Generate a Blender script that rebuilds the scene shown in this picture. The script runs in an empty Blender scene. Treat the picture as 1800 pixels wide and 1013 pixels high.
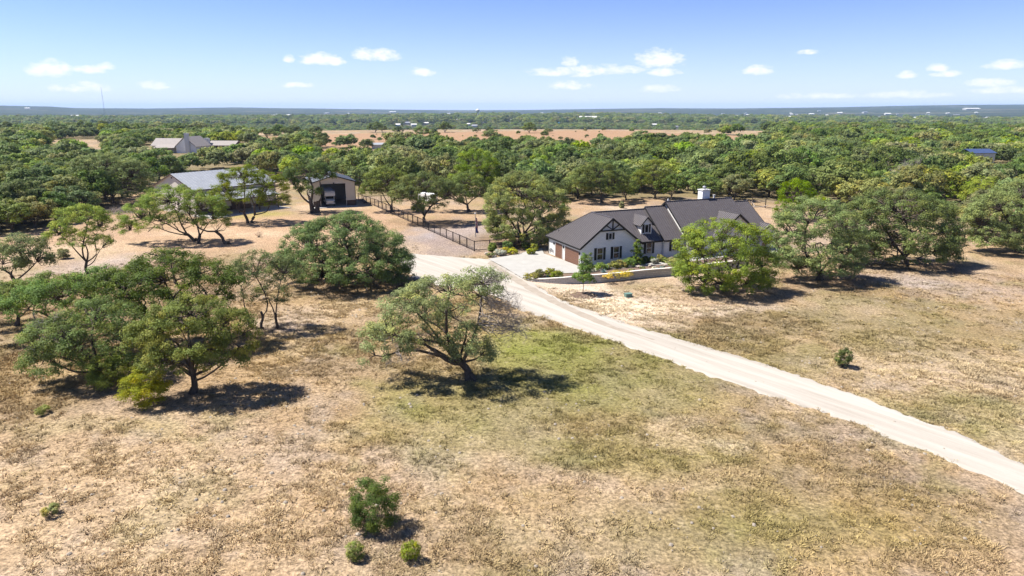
import bpy, math, random
import numpy as np
from mathutils import Vector, Matrix
# ---------------------------------------------------------------- camera, sky, sun, exposure
scn = bpy.context.scene
COL = scn.collection
CAM_H, FPX = 24.5, 1200.0                    # camera height (m), focal length in photo pixels (photo 1800 wide)
PITCH = math.atan((506.5 - 189.5) / FPX)
cam_d = bpy.data.cameras.new('camera')
cam = bpy.data.objects.new('camera', cam_d); COL.objects.link(cam)
cam.location = (0, 0, CAM_H); cam.rotation_euler = (math.pi/2 - PITCH, 0, 0)
cam_d.sensor_width = 36; cam_d.lens = 24.0; cam_d.clip_start = 0.5; cam_d.clip_end = 80000
scn.camera = cam
scn.render.resolution_x = 1024; scn.render.resolution_y = 576
scn.render.engine = 'CYCLES'
scn.cycles.volume_bounces = 1; scn.cycles.max_bounces = 6; scn.cycles.transparent_max_bounces = 4
scn.cycles.diffuse_bounces = 3; scn.cycles.glossy_bounces = 2; scn.cycles.transmission_bounces = 3
vs = scn.view_settings
vs.view_transform = 'Standard'; vs.look = 'None'; vs.gamma = 1; vs.exposure = 1.2; vs.use_curve_mapping = False
SUN_EL, SUN_XY = math.radians(56), Vector((-0.982, 0.188)).normalized()
sun_d = bpy.data.lights.new('sun', 'SUN'); sun_d.energy = 5.0; sun_d.angle = math.radians(0.5); sun_d.color = (1, .95, .87)
sun = bpy.data.objects.new('sun', sun_d); COL.objects.link(sun)
sdir = Vector((SUN_XY.x*math.cos(SUN_EL), SUN_XY.y*math.cos(SUN_EL), math.sin(SUN_EL)))
sun.rotation_euler = sdir.to_track_quat('Z', 'Y').to_euler(); sun.location = (-60, 60, 120)

def ray(u, v):
    a = (u-900)/FPX; b = (506.5-v)/FPX
    return (a, math.cos(PITCH)+b*math.sin(PITCH), -math.sin(PITCH)+b*math.cos(PITCH))
def at(u, v, z=0.0):
    d = ray(u, v); t = (z-CAM_H)/d[2]; return Vector((t*d[0], t*d[1], z))
def ppm(p):                                   # photo pixels per metre at a place
    return FPX/(p[1]*math.cos(PITCH)-(p[2]-CAM_H)*math.sin(PITCH))
def project(x, y, z):
    z = z-CAM_H; f = y*math.cos(PITCH)-z*math.sin(PITCH); up = y*math.sin(PITCH)+z*math.cos(PITCH)
    return 900+FPX*x/f, 506.5-FPX*up/f

world = bpy.data.worlds.new('World'); scn.world = world; world.use_nodes = True
def build_world():
    nt = world.node_tree; N, L = nt.nodes, nt.links; N.clear()
    def M(op, a, b=None, c=None, clamp=False):
        n = N.new('ShaderNodeMath'); n.operation = op; n.use_clamp = clamp
        for i, x in enumerate((a, b, c)):
            if x is None: continue
            if isinstance(x, (int, float)): n.inputs[i].default_value = x
            else: L.new(x, n.inputs[i])
        return n.outputs[0]
    out = N.new('ShaderNodeOutputWorld')
    sky = N.new('ShaderNodeTexSky'); sky.sky_type = 'NISHITA'; sky.sun_disc = False
    sky.sun_elevation = SUN_EL; sky.sun_rotation = math.atan2(SUN_XY.x, SUN_XY.y)
    sky.altitude = 350; sky.air_density = 0.6; sky.dust_density = 0.0; sky.ozone_density = 4.0
    hs = N.new('ShaderNodeHueSaturation'); hs.inputs['Saturation'].default_value = 1.0; L.new(sky.outputs[0], hs.inputs['Color'])
    tint = N.new('ShaderNodeMix'); tint.data_type = 'RGBA'; tint.blend_type = 'MULTIPLY'; tint.inputs['Factor'].default_value = 1
    L.new(hs.outputs[0], tint.inputs['A']); tint.inputs['B'].default_value = (0.93, 0.955, 1.17, 1)
    b1 = N.new('ShaderNodeBackground'); b1.inputs['Strength'].default_value = 0.070; L.new(tint.outputs['Result'], b1.inputs['Color'])
    tc = N.new('ShaderNodeTexCoord'); sep = N.new('ShaderNodeSeparateXYZ'); L.new(tc.outputs['Generated'], sep.inputs[0])
    az = M('ARCTAN2', sep.outputs[0], sep.outputs[1]); el = M('ARCSINE', sep.outputs[2])
    comb = N.new('ShaderNodeCombineXYZ'); L.new(az, comb.inputs[0]); L.new(M('MULTIPLY', el, 1.9), comb.inputs[1])
    def noise(scale, detail, rough=.55, vec=comb.outputs[0]):
        n = N.new('ShaderNodeTexNoise'); n.inputs['Scale'].default_value = scale; n.inputs['Detail'].default_value = detail
        n.inputs['Roughness'].default_value = rough; L.new(vec, n.inputs['Vector']); return n.outputs[0]
    n1 = noise(55, 6, .6); n2 = noise(150, 4, .6)
    # single fair-weather clouds: centre in the sky (from where they stand in the photo), half width, half height
    clouds = [(88,124,26,13),(158,124,20,7),(184,118,11,6),(98,157,9,6),(152,156,28,8),(268,152,20,7),(508,105,9,7),(562,107,31,11),
              (588,110,16,8),(660,99,34,12),(742,128,19,8),(1002,110,13,9),(1160,108,34,17),(1165,128,26,8),(1022,132,20,6),(1002,152,33,8),(1158,158,30,7),(1332,125,20,9),
              (1648,122,13,7),(1662,131,18,5),(1766,116,22,7),(1594,133,12,6),(1738,148,26,7),(1585,168,52,6),(1430,170,50,5),(1060,125,60,9),(980,128,45,8),(523,151,24,5),(1420,93,14,4),(1765,160,40,6)]
    soft = {4,5,14,15,24,25,26,27,28,29,23}
    tot = None
    for i, (u, v, w, h) in enumerate(clouds):
        d = Vector(ray(u, v)).normalized(); a0 = math.atan2(d.x, d.y); e0 = math.asin(d.z)
        wa, we = w*1.35/FPX, h*1.35/FPX
        x = M('DIVIDE', M('SUBTRACT', az, a0), wa)
        y = M('SUBTRACT', el, e0); yy = M('MULTIPLY', M('MAXIMUM', M('MULTIPLY', y, -1.7), y), 1/we)   # flatter base
        r2 = M('ADD', M('MULTIPLY', x, x), M('MULTIPLY', yy, yy))
        k = M('MULTIPLY', M('SUBTRACT', 1.0, r2), 0.85 if i in soft else 1.05)
        tot = k if tot is None else M('MAXIMUM', tot, k)
    dens = M('ADD', tot, M('MULTIPLY', M('SUBTRACT', n1, .5), 2.6)); dens = M('ADD', dens, M('MULTIPLY', M('SUBTRACT', n2, .5), .9))
    inside = M('MULTIPLY', M('ADD', M('MAXIMUM', tot, -.25), .25), 2.2, clamp=True)
    mask = M('MULTIPLY', M('MULTIPLY', M('SUBTRACT', dens, .12), 1.05, clamp=True), inside)
    # broad thin veil of haze cloud low over the horizon, all the way round
    st = N.new('ShaderNodeCombineXYZ'); L.new(M('MULTIPLY', az, .55), st.inputs[0]); L.new(M('MULTIPLY', el, 3.2), st.inputs[1])
    n3 = noise(9, 5, .6, st.outputs[0]); band = M('MULTIPLY', M('SUBTRACT', 0.135, el), 8.0, clamp=True)
    veil = M('MULTIPLY', M('MULTIPLY', M('SUBTRACT', n3, .38), 2.6, clamp=True), M('MULTIPLY', band, .85))
    low = M('POWER', M('MULTIPLY', M('SUBTRACT', 0.26, el), 3.85, clamp=True), 3.2); veil = M('MAXIMUM', veil, M('MULTIPLY', low, .85))
    b2 = N.new('ShaderNodeBackground'); b2.inputs['Color'].default_value = (0.88, .93, 1.0, 1); b2.inputs['Strength'].default_value = .405
    b3 = N.new('ShaderNodeBackground'); b3.inputs['Color'].default_value = (0.97, .98, 1, 1); b3.inputs['Strength'].default_value = .50
    m1 = N.new('ShaderNodeMixShader'); L.new(veil, m1.inputs[0]); L.new(b1.outputs[0], m1.inputs[1]); L.new(b2.outputs[0], m1.inputs[2])
    m2 = N.new('ShaderNodeMixShader'); L.new(M('MULTIPLY', mask, .93), m2.inputs[0]); L.new(m1.outputs[0], m2.inputs[1]); L.new(b3.outputs[0], m2.inputs[2])
    L.new(m2.outputs[0], out.inputs[0])
build_world()

# ---------------------------------------------------------------- helpers
RNG = np.random.default_rng(11); random.seed(7)
def tag(o, label, cat, group=None, kind=None):
    if label: o['label'] = label
    if cat: o['category'] = cat
    if group: o['group'] = group
    if kind: o['kind'] = kind
    return o
def empty(name, loc, rz=0, label=None, cat=None, group=None):
    o = bpy.data.objects.new(name, None); COL.objects.link(o); o.location = loc; o.rotation_euler = (0, 0, rz)
    o.empty_display_size = .5
    return tag(o, label, cat, group)
class MB:                                                     # collects shapes, builds ONE mesh object
    def __init__(s): s.v = []; s.f = []
    def poly(s, pts): i = len(s.v); s.v += [tuple(p) for p in pts]; s.f.append(tuple(range(i, i+len(pts)))); return s
    def box(s, x0, y0, z0, x1, y1, z1):
        i = len(s.v); s.v += [(x0,y0,z0),(x1,y0,z0),(x1,y1,z0),(x0,y1,z0),(x0,y0,z1),(x1,y0,z1),(x1,y1,z1),(x0,y1,z1)]
        s.f += [(i,i+3,i+2,i+1),(i+4,i+5,i+6,i+7),(i,i+1,i+5,i+4),(i+1,i+2,i+6,i+5),(i+2,i+3,i+7,i+6),(i+3,i,i+4,i+7)]; return s
    def prism(s, pts, off):                                   # polygon pushed along off
        n = len(pts); i = len(s.v); o = Vector(off); s.v += [tuple(p) for p in pts]+[tuple(Vector(p)+o) for p in pts]
        s.f += [tuple(range(i, i+n))[::-1], tuple(range(i+n, i+2*n))]
        for k in range(n): s.f.append((i+k, i+(k+1)%n, i+n+(k+1)%n, i+n+k))
        return s
    def bar(s, a, b, w, h=None):                              # square bar between two points
        a, b = Vector(a), Vector(b); h = h or w; d = (b-a).normalized()
        up = Vector((0,0,1)) if abs(d.z) < .95 else Vector((0,1,0))
        x = d.cross(up).normalized(); y = x.cross(d).normalized(); i = len(s.v)
        for p in (a, b):
            for sx, sy in ((-1,-1),(1,-1),(1,1),(-1,1)): s.v.append(tuple(p+x*sx*w/2+y*sy*h/2))
        s.f += [(i,i+1,i+2,i+3),(i+7,i+6,i+5,i+4)]+[(i+k,i+4+k,i+4+(k+1)%4,i+(k+1)%4) for k in range(4)]; return s
    def tube(s, path, rad, n=6, cap=True):
        P = [Vector(p) for p in path]; i0 = len(s.v)
        for k, p in enumerate(P):
            d = (P[min(k+1, len(P)-1)]-P[max(k-1, 0)]).normalized()
            up = Vector((0,0,1)) if abs(d.z) < .9 else Vector((1,0,0))
            x = d.cross(up).normalized(); y = d.cross(x).normalized()
            for j in range(n):
                a = 2*math.pi*j/n; s.v.append(tuple(p+x*math.cos(a)*rad[k]+y*math.sin(a)*rad[k]))
        for k in range(len(P)-1):
            for j in range(n): s.f.append((i0+k*n+j, i0+k*n+(j+1)%n, i0+(k+1)*n+(j+1)%n, i0+(k+1)*n+j))
        if cap: s.f.append(tuple(range(i0, i0+n))[::-1]); s.f.append(tuple(range(i0+(len(P)-1)*n, i0+len(P)*n)))
        return s
    def mesh(s, name):
        m = bpy.data.meshes.new(name); m.from_pydata(s.v, [], s.f); m.update(); return m
    def build(s, name, mat, parent=None, smooth=False, bevel=0):
        m = s.mesh(name); m.materials.append(mat); o = bpy.data.objects.new(name, m); COL.objects.link(o); o.parent = parent
        if smooth: m.polygons.foreach_set('use_smooth', [True]*len(m.polygons))
        if bevel: b = o.modifiers.new('bevel', 'BEVEL'); b.width = bevel; b.segments = 2; b.limit_method = 'ANGLE'
        return o
def quads_mesh(name, V, F, tint=None, mat=None):              # numpy quads -> mesh with 'tint' colours
    m = bpy.data.meshes.new(name); nv, nf = len(V), len(F); k = F.shape[1]
    m.vertices.add(nv); m.vertices.foreach_set('co', V.astype(np.float32).ravel())
    m.loops.add(nf*k); m.loops.foreach_set('vertex_index', F.astype(np.int32).ravel())
    m.polygons.add(nf); m.polygons.foreach_set('loop_start', np.arange(0, nf*k, k, dtype=np.int32))
    m.update(calc_edges=True)
    if tint is not None:
        a = m.attributes.new('tint', 'FLOAT_COLOR', 'POINT'); c = np.ones((nv, 4), np.float32); c[:, :3] = tint; a.data.foreach_set('color', c.ravel())
    if mat: m.materials.append(mat)
    return m
def vnoise(x, y, seed=0):                                     # value noise, vectorised
    def h(ix, iy):
        n = (ix*374761393 + iy*668265263 + seed*1442695041) & 0x7fffffff
        n = ((n ^ (n >> 13))*1274126177) & 0x7fffffff
        return ((n ^ (n >> 16)) & 0xffff)/65535.0
    ix = np.floor(x).astype(np.int64); iy = np.floor(y).astype(np.int64); fx = x-ix; fy = y-iy
    fx = fx*fx*(3-2*fx); fy = fy*fy*(3-2*fy)
    return (h(ix,iy)*(1-fx)+h(ix+1,iy)*fx)*(1-fy)+(h(ix,iy+1)*(1-fx)+h(ix+1,iy+1)*fx)*fy
def fbm(x, y, seed=0, o=4):
    t = 0; a = .5
    for k in range(o): t = t+a*vnoise(x*2**k, y*2**k, seed+k*17); a *= .5
    return t/(1-.5**o)
def sstep(a, b, x): t = np.clip((x-a)/(b-a), 0, 1); return t*t*(3-2*t)

# ---------------------------------------------------------------- materials
def mat(name, a, b=None, scale=3.0, rough=.8, bump=0, detail=6, spec=.3, metal=0, stretch=None, bscale=None):
    m = bpy.data.materials.new(name); m.use_nodes = True; nt = m.node_tree; N, L = nt.nodes, nt.links
    p = N['Principled BSDF']; p.inputs['Roughness'].default_value = rough; p.inputs['Specular IOR Level'].default_value = spec; p.inputs['Metallic'].default_value = metal
    tc = N.new('ShaderNodeTexCoord'); src = tc.outputs['Object']
    if stretch:
        mp = N.new('ShaderNodeMapping'); mp.inputs['Scale'].default_value = stretch; L.new(src, mp.inputs[0]); src = mp.outputs[0]
    n = N.new('ShaderNodeTexNoise'); n.inputs['Scale'].default_value = scale; n.inputs['Detail'].default_value = detail; n.inputs['Roughness'].default_value = .65
    L.new(src, n.inputs['Vector'])
    r = N.new('ShaderNodeValToRGB'); L.new(n.outputs[0], r.inputs[0]); b = b or tuple(x*.82 for x in a)
    r.color_ramp.elements[0].position = .32; r.color_ramp.elements[1].position = .68
    r.color_ramp.elements[0].color = (*b, 1); r.color_ramp.elements[1].color = (*a, 1); L.new(r.outputs[0], p.inputs['Base Color'])
    if bump:
        n2 = N.new('ShaderNodeTexNoise'); n2.inputs['Scale'].default_value = bscale or scale*4; n2.inputs['Detail'].default_value = 5; L.new(src, n2.inputs['Vector'])
        bp = N.new('ShaderNodeBump'); bp.inputs['Strength'].default_value = bump; bp.inputs['Distance'].default_value = .05
        L.new(n2.outputs[0], bp.inputs['Height']); L.new(bp.outputs[0], p.inputs['Normal'])
    return m
def brick_mat(name, a, b, mortar, scale, w, h, msize=.02, bump=.5, rot=(math.pi/2,0,0)):
    m = mat(name, a, b); nt = m.node_tree; N, L = nt.nodes, nt.links; p = N['Principled BSDF']
    g = N.new('ShaderNodeNewGeometry'); tc = N.new('ShaderNodeTexCoord'); sp = N.new('ShaderNodeSeparateXYZ'); L.new(tc.outputs['Object'], sp.inputs[0])
    ad = N.new('ShaderNodeMath'); ad.operation = 'ADD'; L.new(sp.outputs[0], ad.inputs[0]); L.new(sp.outputs[1], ad.inputs[1])
    cb = N.new('ShaderNodeCombineXYZ'); L.new(ad.outputs[0], cb.inputs[0]); L.new(sp.outputs[2], cb.inputs[1])
    br = N.new('ShaderNodeTexBrick'); br.inputs['Scale'].default_value = scale; br.inputs['Brick Width'].default_value = w; br.inputs['Row Height'].default_value = h; br.inputs['Mortar Size'].default_value = msize
    br.inputs['Color1'].default_value = (*a, 1); br.inputs['Color2'].default_value = (*b, 1); br.inputs['Mortar'].default_value = (*mortar, 1); L.new(cb.outputs[0], br.inputs['Vector'])
    L.new(br.outputs['Color'], p.inputs['Base Color'])
    bp = N.new('ShaderNodeBump'); bp.inputs['Strength'].default_value = bump; bp.inputs['Distance'].default_value = .02; bp.invert = True; L.new(br.outputs['Fac'], bp.inputs['Height']); L.new(bp.outputs[0], p.inputs['Normal'])
    return m
def leaf_mat(name, a, trans=.35, var=.17, inst=False):
    m = bpy.data.materials.new(name); m.use_nodes = True; nt = m.node_tree; N, L = nt.nodes, nt.links; N.clear()
    out = N.new('ShaderNodeOutputMaterial'); at_ = N.new('ShaderNodeAttribute'); at_.attribute_name = 'tint'
    mul = N.new('ShaderNodeMix'); mul.data_type = 'RGBA'; mul.blend_type = 'MULTIPLY'; mul.inputs['Factor'].default_value = 1; mul.inputs['A'].default_value = (*a, 1); L.new(at_.outputs['Color'], mul.inputs['B'])
    oi = N.new('ShaderNodeObjectInfo'); hs = N.new('ShaderNodeHueSaturation'); L.new(mul.outputs['Result'], hs.inputs['Color'])
    for nm, lo, hi in (('Hue', .5-var*.13, .5+var*.10), ('Value', 1-var*1.7, 1+var*1.7), ('Saturation', 1-var*1.2, 1+var*.4)):
        mr = N.new('ShaderNodeMapRange'); mr.inputs['To Min'].default_value = lo; mr.inputs['To Max'].default_value = hi
        if nm == 'Value': L.new(oi.outputs['Random'], mr.inputs['Value'])
        else:
            w = N.new('ShaderNodeTexWhiteNoise'); w.noise_dimensions = '1D'; sc = N.new('ShaderNodeMath'); sc.operation = 'MULTIPLY'; sc.inputs[1].default_value = 37.1 if nm == 'Hue' else 91.7
            L.new(oi.outputs['Random'], sc.inputs[0]); L.new(sc.outputs[0], w.inputs['W']); L.new(w.outputs['Value'], mr.inputs['Value'])
        L.new(mr.outputs[0], hs.inputs[nm])
    d = N.new('ShaderNodeBsdfPrincipled'); d.inputs['Roughness'].default_value = .55; d.inputs['Specular IOR Level'].default_value = .10; L.new(hs.outputs[0], d.inputs['Base Color'])
    t = N.new('ShaderNodeBsdfTranslucent'); L.new(hs.outputs[0], t.inputs['Color'])
    mx = N.new('ShaderNodeMixShader'); mx.inputs[0].default_value = trans; L.new(d.outputs[0], mx.inputs[1]); L.new(t.outputs[0], mx.inputs[2]); L.new(mx.outputs[0], out.inputs[0])
    return m
G = {}
G['roof'] = mat('dark_bronze_metal_roof', (.092,.082,.084), (.076,.067,.070), 1.2, .42, spec=.5)
G['fascia'] = mat('black_trim', (.018,.017,.018), (.012,.012,.013), 4, .5)
G['stone'] = brick_mat('white_painted_stone', (.83,.83,.83), (.75,.76,.77), (.62,.63,.65), 1.0, .55, .22, .018, .9)
G['white'] = mat('white_paint', (.60,.59,.565), (.55,.54,.515), 2, .6)
G['siding'] = mat('white_siding', (.76,.76,.76), (.70,.70,.70), 3, .6, stretch=(.3,.3,12))
G['brown'] = mat('brown_wood_door', (.17,.085,.055), (.115,.058,.038), 6, .5, bump=.2, stretch=(1,.12,6))
G['glass'] = mat('window_glass', (.02,.026,.03), (.012,.015,.018), 1, .06, spec=.9)
G['concrete'] = mat('pale_concrete', (.335,.325,.305), (.285,.275,.255), .7, .85, bump=.1)
G['block'] = brick_mat('limestone_blocks', (.46,.44,.41), (.36,.35,.33), (.25,.24,.22), 1.0, .6, .3, .02, 1.0)
G['cap'] = mat('limestone_cap', (.62,.58,.52), (.52,.48,.43), 2, .85, bump=.3)
G['mulch'] = mat('dark_mulch', (.17,.115,.085), (.08,.052,.038), 5, .95, bump=1)
G['barnroof'] = mat('galvanised_roof', (0.36,0.374,0.396), (0.302,0.317,0.338), .5, .38, spec=.5, metal=.25)
G['barnwall'] = mat('cream_metal_siding', (.60,.56,.48), (.55,.51,.44), .6, .6)
G['wains'] = mat('brown_metal_wainscot', (.085,.055,.045), (.065,.042,.035), 2, .6)
G['steel'] = mat('black_steel', (.03,.026,.024), (.02,.017,.016), 5, .6)
G['rust'] = mat('rusty_pipe', (.055,.038,.032), (.035,.025,.022), 5, .75)
G['galv'] = mat('galvanised_metal', (.5,.5,.51), (.4,.4,.41), 3, .35, metal=.7)
G['rv'] = mat('motorhome_white', (.70,.70,.69), (.66,.66,.65), 1, .35)
G['tyre'] = mat('tyre_rubber', (.02,.02,.02), (.015,.015,.015), 5, .9)
G['bark'] = mat('oak_bark', (.115,.09,.07), (.05,.04,.032), 5, .95, bump=.8, stretch=(1,1,.3))
G['dead'] = mat('grey_dead_wood', (.33,.29,.26), (.22,.19,.17), 5, .95, bump=.4)
G['rock'] = mat('limestone_rock', (.38,.33,.27), (.25,.21,.17), 2.5, .95, bump=.8)
G['farroof'] = mat('grey_shingles', (.27,.24,.225), (.21,.19,.18), 1, .8)
G['red'] = mat('flag_red', (.42,.03,.05), None, 3, .8); G['blue'] = mat('flag_blue', (.03,.06,.33), None, 3, .8); G['fwhite'] = mat('flag_white', (.8,.8,.8), None, 3, .8)
G['bluemetal'] = mat('blue_metal_roof', (.05,.075,.16), (.04,.06,.13), 1, .4); G['cyan'] = mat('teal_roof', (.06,.30,.42), None, 1, .5)
G['redbrick'] = mat('red_brick', (.26,.13,.09), (.20,.10,.07), 2, .9)
G['interior'] = mat('shed_interior_steel', (.60,.58,.54), (.52,.50,.47), 1, .7)
G['green_box'] = mat('green_enamel', (.12,.2,.17), None, 4, .5)
L_ = {}
L_['oak'] = leaf_mat('live_oak_leaves', (0.14, 0.205, 0.055), 0.42)
L_['dark'] = leaf_mat('dark_oak_leaves', (0.108, 0.165, 0.038), 0.4)
L_['olive'] = leaf_mat('olive_oak_leaves', (0.225, 0.258, 0.1), 0.42)
L_['juniper'] = leaf_mat('juniper_leaves', (0.18, 0.262, 0.016), 0.4)
L_['light'] = leaf_mat('light_oak_leaves', (0.225, 0.285, 0.04), 0.44)
L_['fresh'] = leaf_mat('fresh_green_leaves', (0.138, 0.215, 0.046), 0.42)
L_['agave'] = leaf_mat('blue_agave_leaves', (.17,.25,.24), .15)
L_['silver'] = leaf_mat('silver_leaves', (.34,.38,.31), .2)
L_['yellow'] = leaf_mat('yellow_flowers', (0.5, 0.38, 0.02), .3)
L_['gold'] = leaf_mat('gold_green_leaves', (0.27, 0.3, 0.045), .3)
L_['dry'] = leaf_mat('dry_twigs', (0.36, 0.31, 0.25), .2)
L_['grey'] = leaf_mat('grey_bare_twigs', (.27,.24,.22), .1)

# ---------------------------------------------------------------- terrain
UH = [-900,-300,0,60,140,180,300,440,560,800,900,1000,1150,1280,1360,1500,1650,1800,2100,2700]
VH = [190,189,187.6,187,188,190.2,190.8,189.4,191,194.3,194,192.6,190.4,190.6,189.8,187.8,186,185.4,186,189]
def terrain(x, y):
    x = np.asarray(x, float); y = np.asarray(y, float); r = np.hypot(x, y); azd = np.arctan2(x, np.maximum(y, 1e-6)); 
    azd = np.where(y <= 0, np.sign(x)*math.pi/2, azd); u = 900+FPX*np.tan(np.clip(azd, -1.0, 1.0))*.97
    crest = 775 + 15*np.sin(azd*5+1)
    z = -36*sstep(crest, crest+650, r)
    zt = CAM_H + (189.5-np.interp(u, UH, VH))/FPX*12000*1.0
    k = sstep(2600, 12000, r)
    roll = (fbm(x/1900+7, y/1900+3, 5, 4)-.5)
    z = z*(1-k) + zt*k + roll*sstep(1500, 4000, r)*48*(1-.55*sstep(9000, 12000, r))
    return z - sstep(12500, 24000, r)*60
def th(x, y): return float(terrain(np.array([x]), np.array([y]))[0])
def at_far(u, v):                                             # first place on the terrain seen at a photo pixel
    d = ray(u, v); hx, hy = d[0], d[1]; n = math.hypot(hx, hy)
    r = np.geomspace(300, 14000, 2500); x = hx/n*r; y = hy/n*r; z = terrain(x, y)
    zz = CAM_H + d[2]/n*r; hit = np.nonzero(z >= zz)[0]
    i = hit[0] if len(hit) else 2300
    return Vector((x[i], y[i], z[i]))
TAN=(.43,.325,.20); GREEN=(.195,.218,.052); LIME=(.235,.285,.05); GOLD=(.385,.285,.125); PALE=(.61,.50,.355); ORANGE=(.50,.355,.235)
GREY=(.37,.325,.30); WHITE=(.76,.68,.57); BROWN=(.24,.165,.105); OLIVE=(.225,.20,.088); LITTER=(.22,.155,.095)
SPL = [ # photo u, v, half width, half height, colour, strength: what grows or lies there
 (500,560,600,110,GOLD,.35),(150,800,330,110,PALE,.30),(330,850,240,60,PALE,.35),(90,660,130,60,GOLD,.5),(560,560,120,40,GOLD,.35),
 (960,610,110,35,LIME,.8),(1010,640,170,60,GREEN,.65),(850,690,190,55,GREEN,.45),(760,760,160,50,GREEN,.5),(930,740,220,60,OLIVE,.5),(1130,690,150,45,GREEN,.45),(700,700,70,50,GREEN,.4),
 (1100,800,240,40,GREEN,.42),(1250,760,260,40,OLIVE,.45),(1450,880,300,70,OLIVE,.55),(1350,950,260,60,GREEN,.35),(1600,930,200,70,GOLD,.45),(1180,770,80,18,PALE,.55),(1290,790,40,10,WHITE,.5),
 (950,860,260,45,TAN,.4),(1150,930,300,60,OLIVE,.45),(700,930,280,90,TAN,.4),(260,960,300,60,PALE,.4),(1240,845,130,25,PALE,.35),(1700,990,140,50,(.35,.27,.20),.6),(1560,840,160,30,BROWN,.25),
 (1440,600,330,55,OLIVE,.60),(1600,560,240,40,OLIVE,.5),(1150,600,70,16,GREEN,.35),(1250,560,170,25,BROWN,.25),(1620,660,200,30,PALE,.4),(1700,740,160,40,GREEN,.5),(1330,620,90,20,OLIVE,.4),(1560,700,90,16,PALE,.35),
 (1180,520,140,20,PALE,.65),(1100,535,75,16,WHITE,.75),(1260,545,130,9,WHITE,.55),(1010,505,60,15,WHITE,.95),(1060,540,70,16,WHITE,.85),(1120,563,80,14,WHITE,.6),(1175,488,90,5,WHITE,.75),(1120,505,70,5,OLIVE,.6),(1130,525,35,7,BROWN,.5),
 (1580,490,80,14,GREY,.8),(1700,510,90,12,GREY,.65),(1600,500,40,6,(.5,.46,.44),.6),(1640,480,120,7,PALE,.6),(1690,470,110,16,BROWN,.3),(1480,480,80,18,ORANGE,.35),(1290,520,90,22,BROWN,.4),(1440,500,100,16,LITTER,.5),(1590,470,110,14,LITTER,.5),
 (800,424,68,26,GREY,.95),(765,428,50,22,(.33,.275,.255),.8),(740,410,36,12,(.39,.38,.41),.7),(815,405,60,10,(.42,.37,.36),.75),(690,405,50,14,ORANGE,.6),(640,385,60,12,ORANGE,.6),(730,437,40,9,PALE,.5),(850,446,26,5,ORANGE,.6),
 (560,395,120,30,ORANGE,.8),(440,410,160,34,ORANGE,.8),(250,400,180,36,ORANGE,.65),(100,425,120,26,ORANGE,.5),(480,412,70,7,PALE,.8),(430,378,70,6,(.36,.34,.09),.85),(340,410,60,8,PALE,.6),(150,440,110,14,PALE,.65),(180,468,70,16,(.50,.45,.42),.8),(590,365,60,6,PALE,.8),
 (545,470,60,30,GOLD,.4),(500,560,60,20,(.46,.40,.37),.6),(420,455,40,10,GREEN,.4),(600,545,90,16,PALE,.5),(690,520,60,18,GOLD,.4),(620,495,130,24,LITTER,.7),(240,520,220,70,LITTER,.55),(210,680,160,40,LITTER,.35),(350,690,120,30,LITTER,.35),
 (1060,355,90,10,ORANGE,.7),(1100,368,60,6,WHITE,.45),(1000,370,50,8,ORANGE,.6),(1370,385,50,28,ORANGE,.55),(1370,372,50,10,PALE,.35),(1690,378,40,16,PALE,.6),(1700,400,20,10,WHITE,.5),
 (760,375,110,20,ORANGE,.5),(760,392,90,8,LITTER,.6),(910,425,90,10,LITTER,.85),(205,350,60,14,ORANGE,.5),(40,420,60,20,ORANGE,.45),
]
FIELDS = [[(430,241),(600,236),(700,234),(900,231),(1080,229),(1180,235),(1345,240),(1345,253),(1200,258),(1130,256),(1075,268),(1040,278),(1000,271),(930,266),(800,266),(700,262),(600,259),(470,256)],
          [(80,246),(185,246),(192,284),(88,284)],[(555,262),(640,262),(700,266),(690,292),(560,290)],[(700,285),(770,280),(775,296),(705,298)],[(245,262),(285,258),(280,275),(250,272)],[(400,256),(445,258),(450,272),(410,272)],[(860,285),(905,283),(905,293),(865,294)],[(300,235),(430,232),(440,242),(300,244)]]
def in_poly(u, v, poly):
    u = np.asarray(u, float); v = np.asarray(v, float); c = np.zeros(u.shape, bool); n = len(poly)
    for i in range(n):
        (x0, y0), (x1, y1) = poly[i], poly[(i+1) % n]
        if y0 == y1: continue
        c ^= ((y0 > v) != (y1 > v)) & (u < (x1-x0)*(v-y0)/(y1-y0)+x0)
    return c
WB_U = [-400,-50,0,60,130,200,265,300,400,520,560,640,700,840,940,1000,1110,1180,1340,1400,1480,1680,1720,1800,2200]
WB_V = [430,420,415,404,384,356,330,318,306,318,316,345,344,338,350,350,350,346,352,356,376,394,418,440,440]
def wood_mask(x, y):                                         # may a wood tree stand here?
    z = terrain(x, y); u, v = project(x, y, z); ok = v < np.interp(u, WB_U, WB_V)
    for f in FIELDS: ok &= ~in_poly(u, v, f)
    r = np.hypot(x, y); return ok & ~((u > 400) & (u < 1345) & (r > 690) & (r < 1080))
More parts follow.
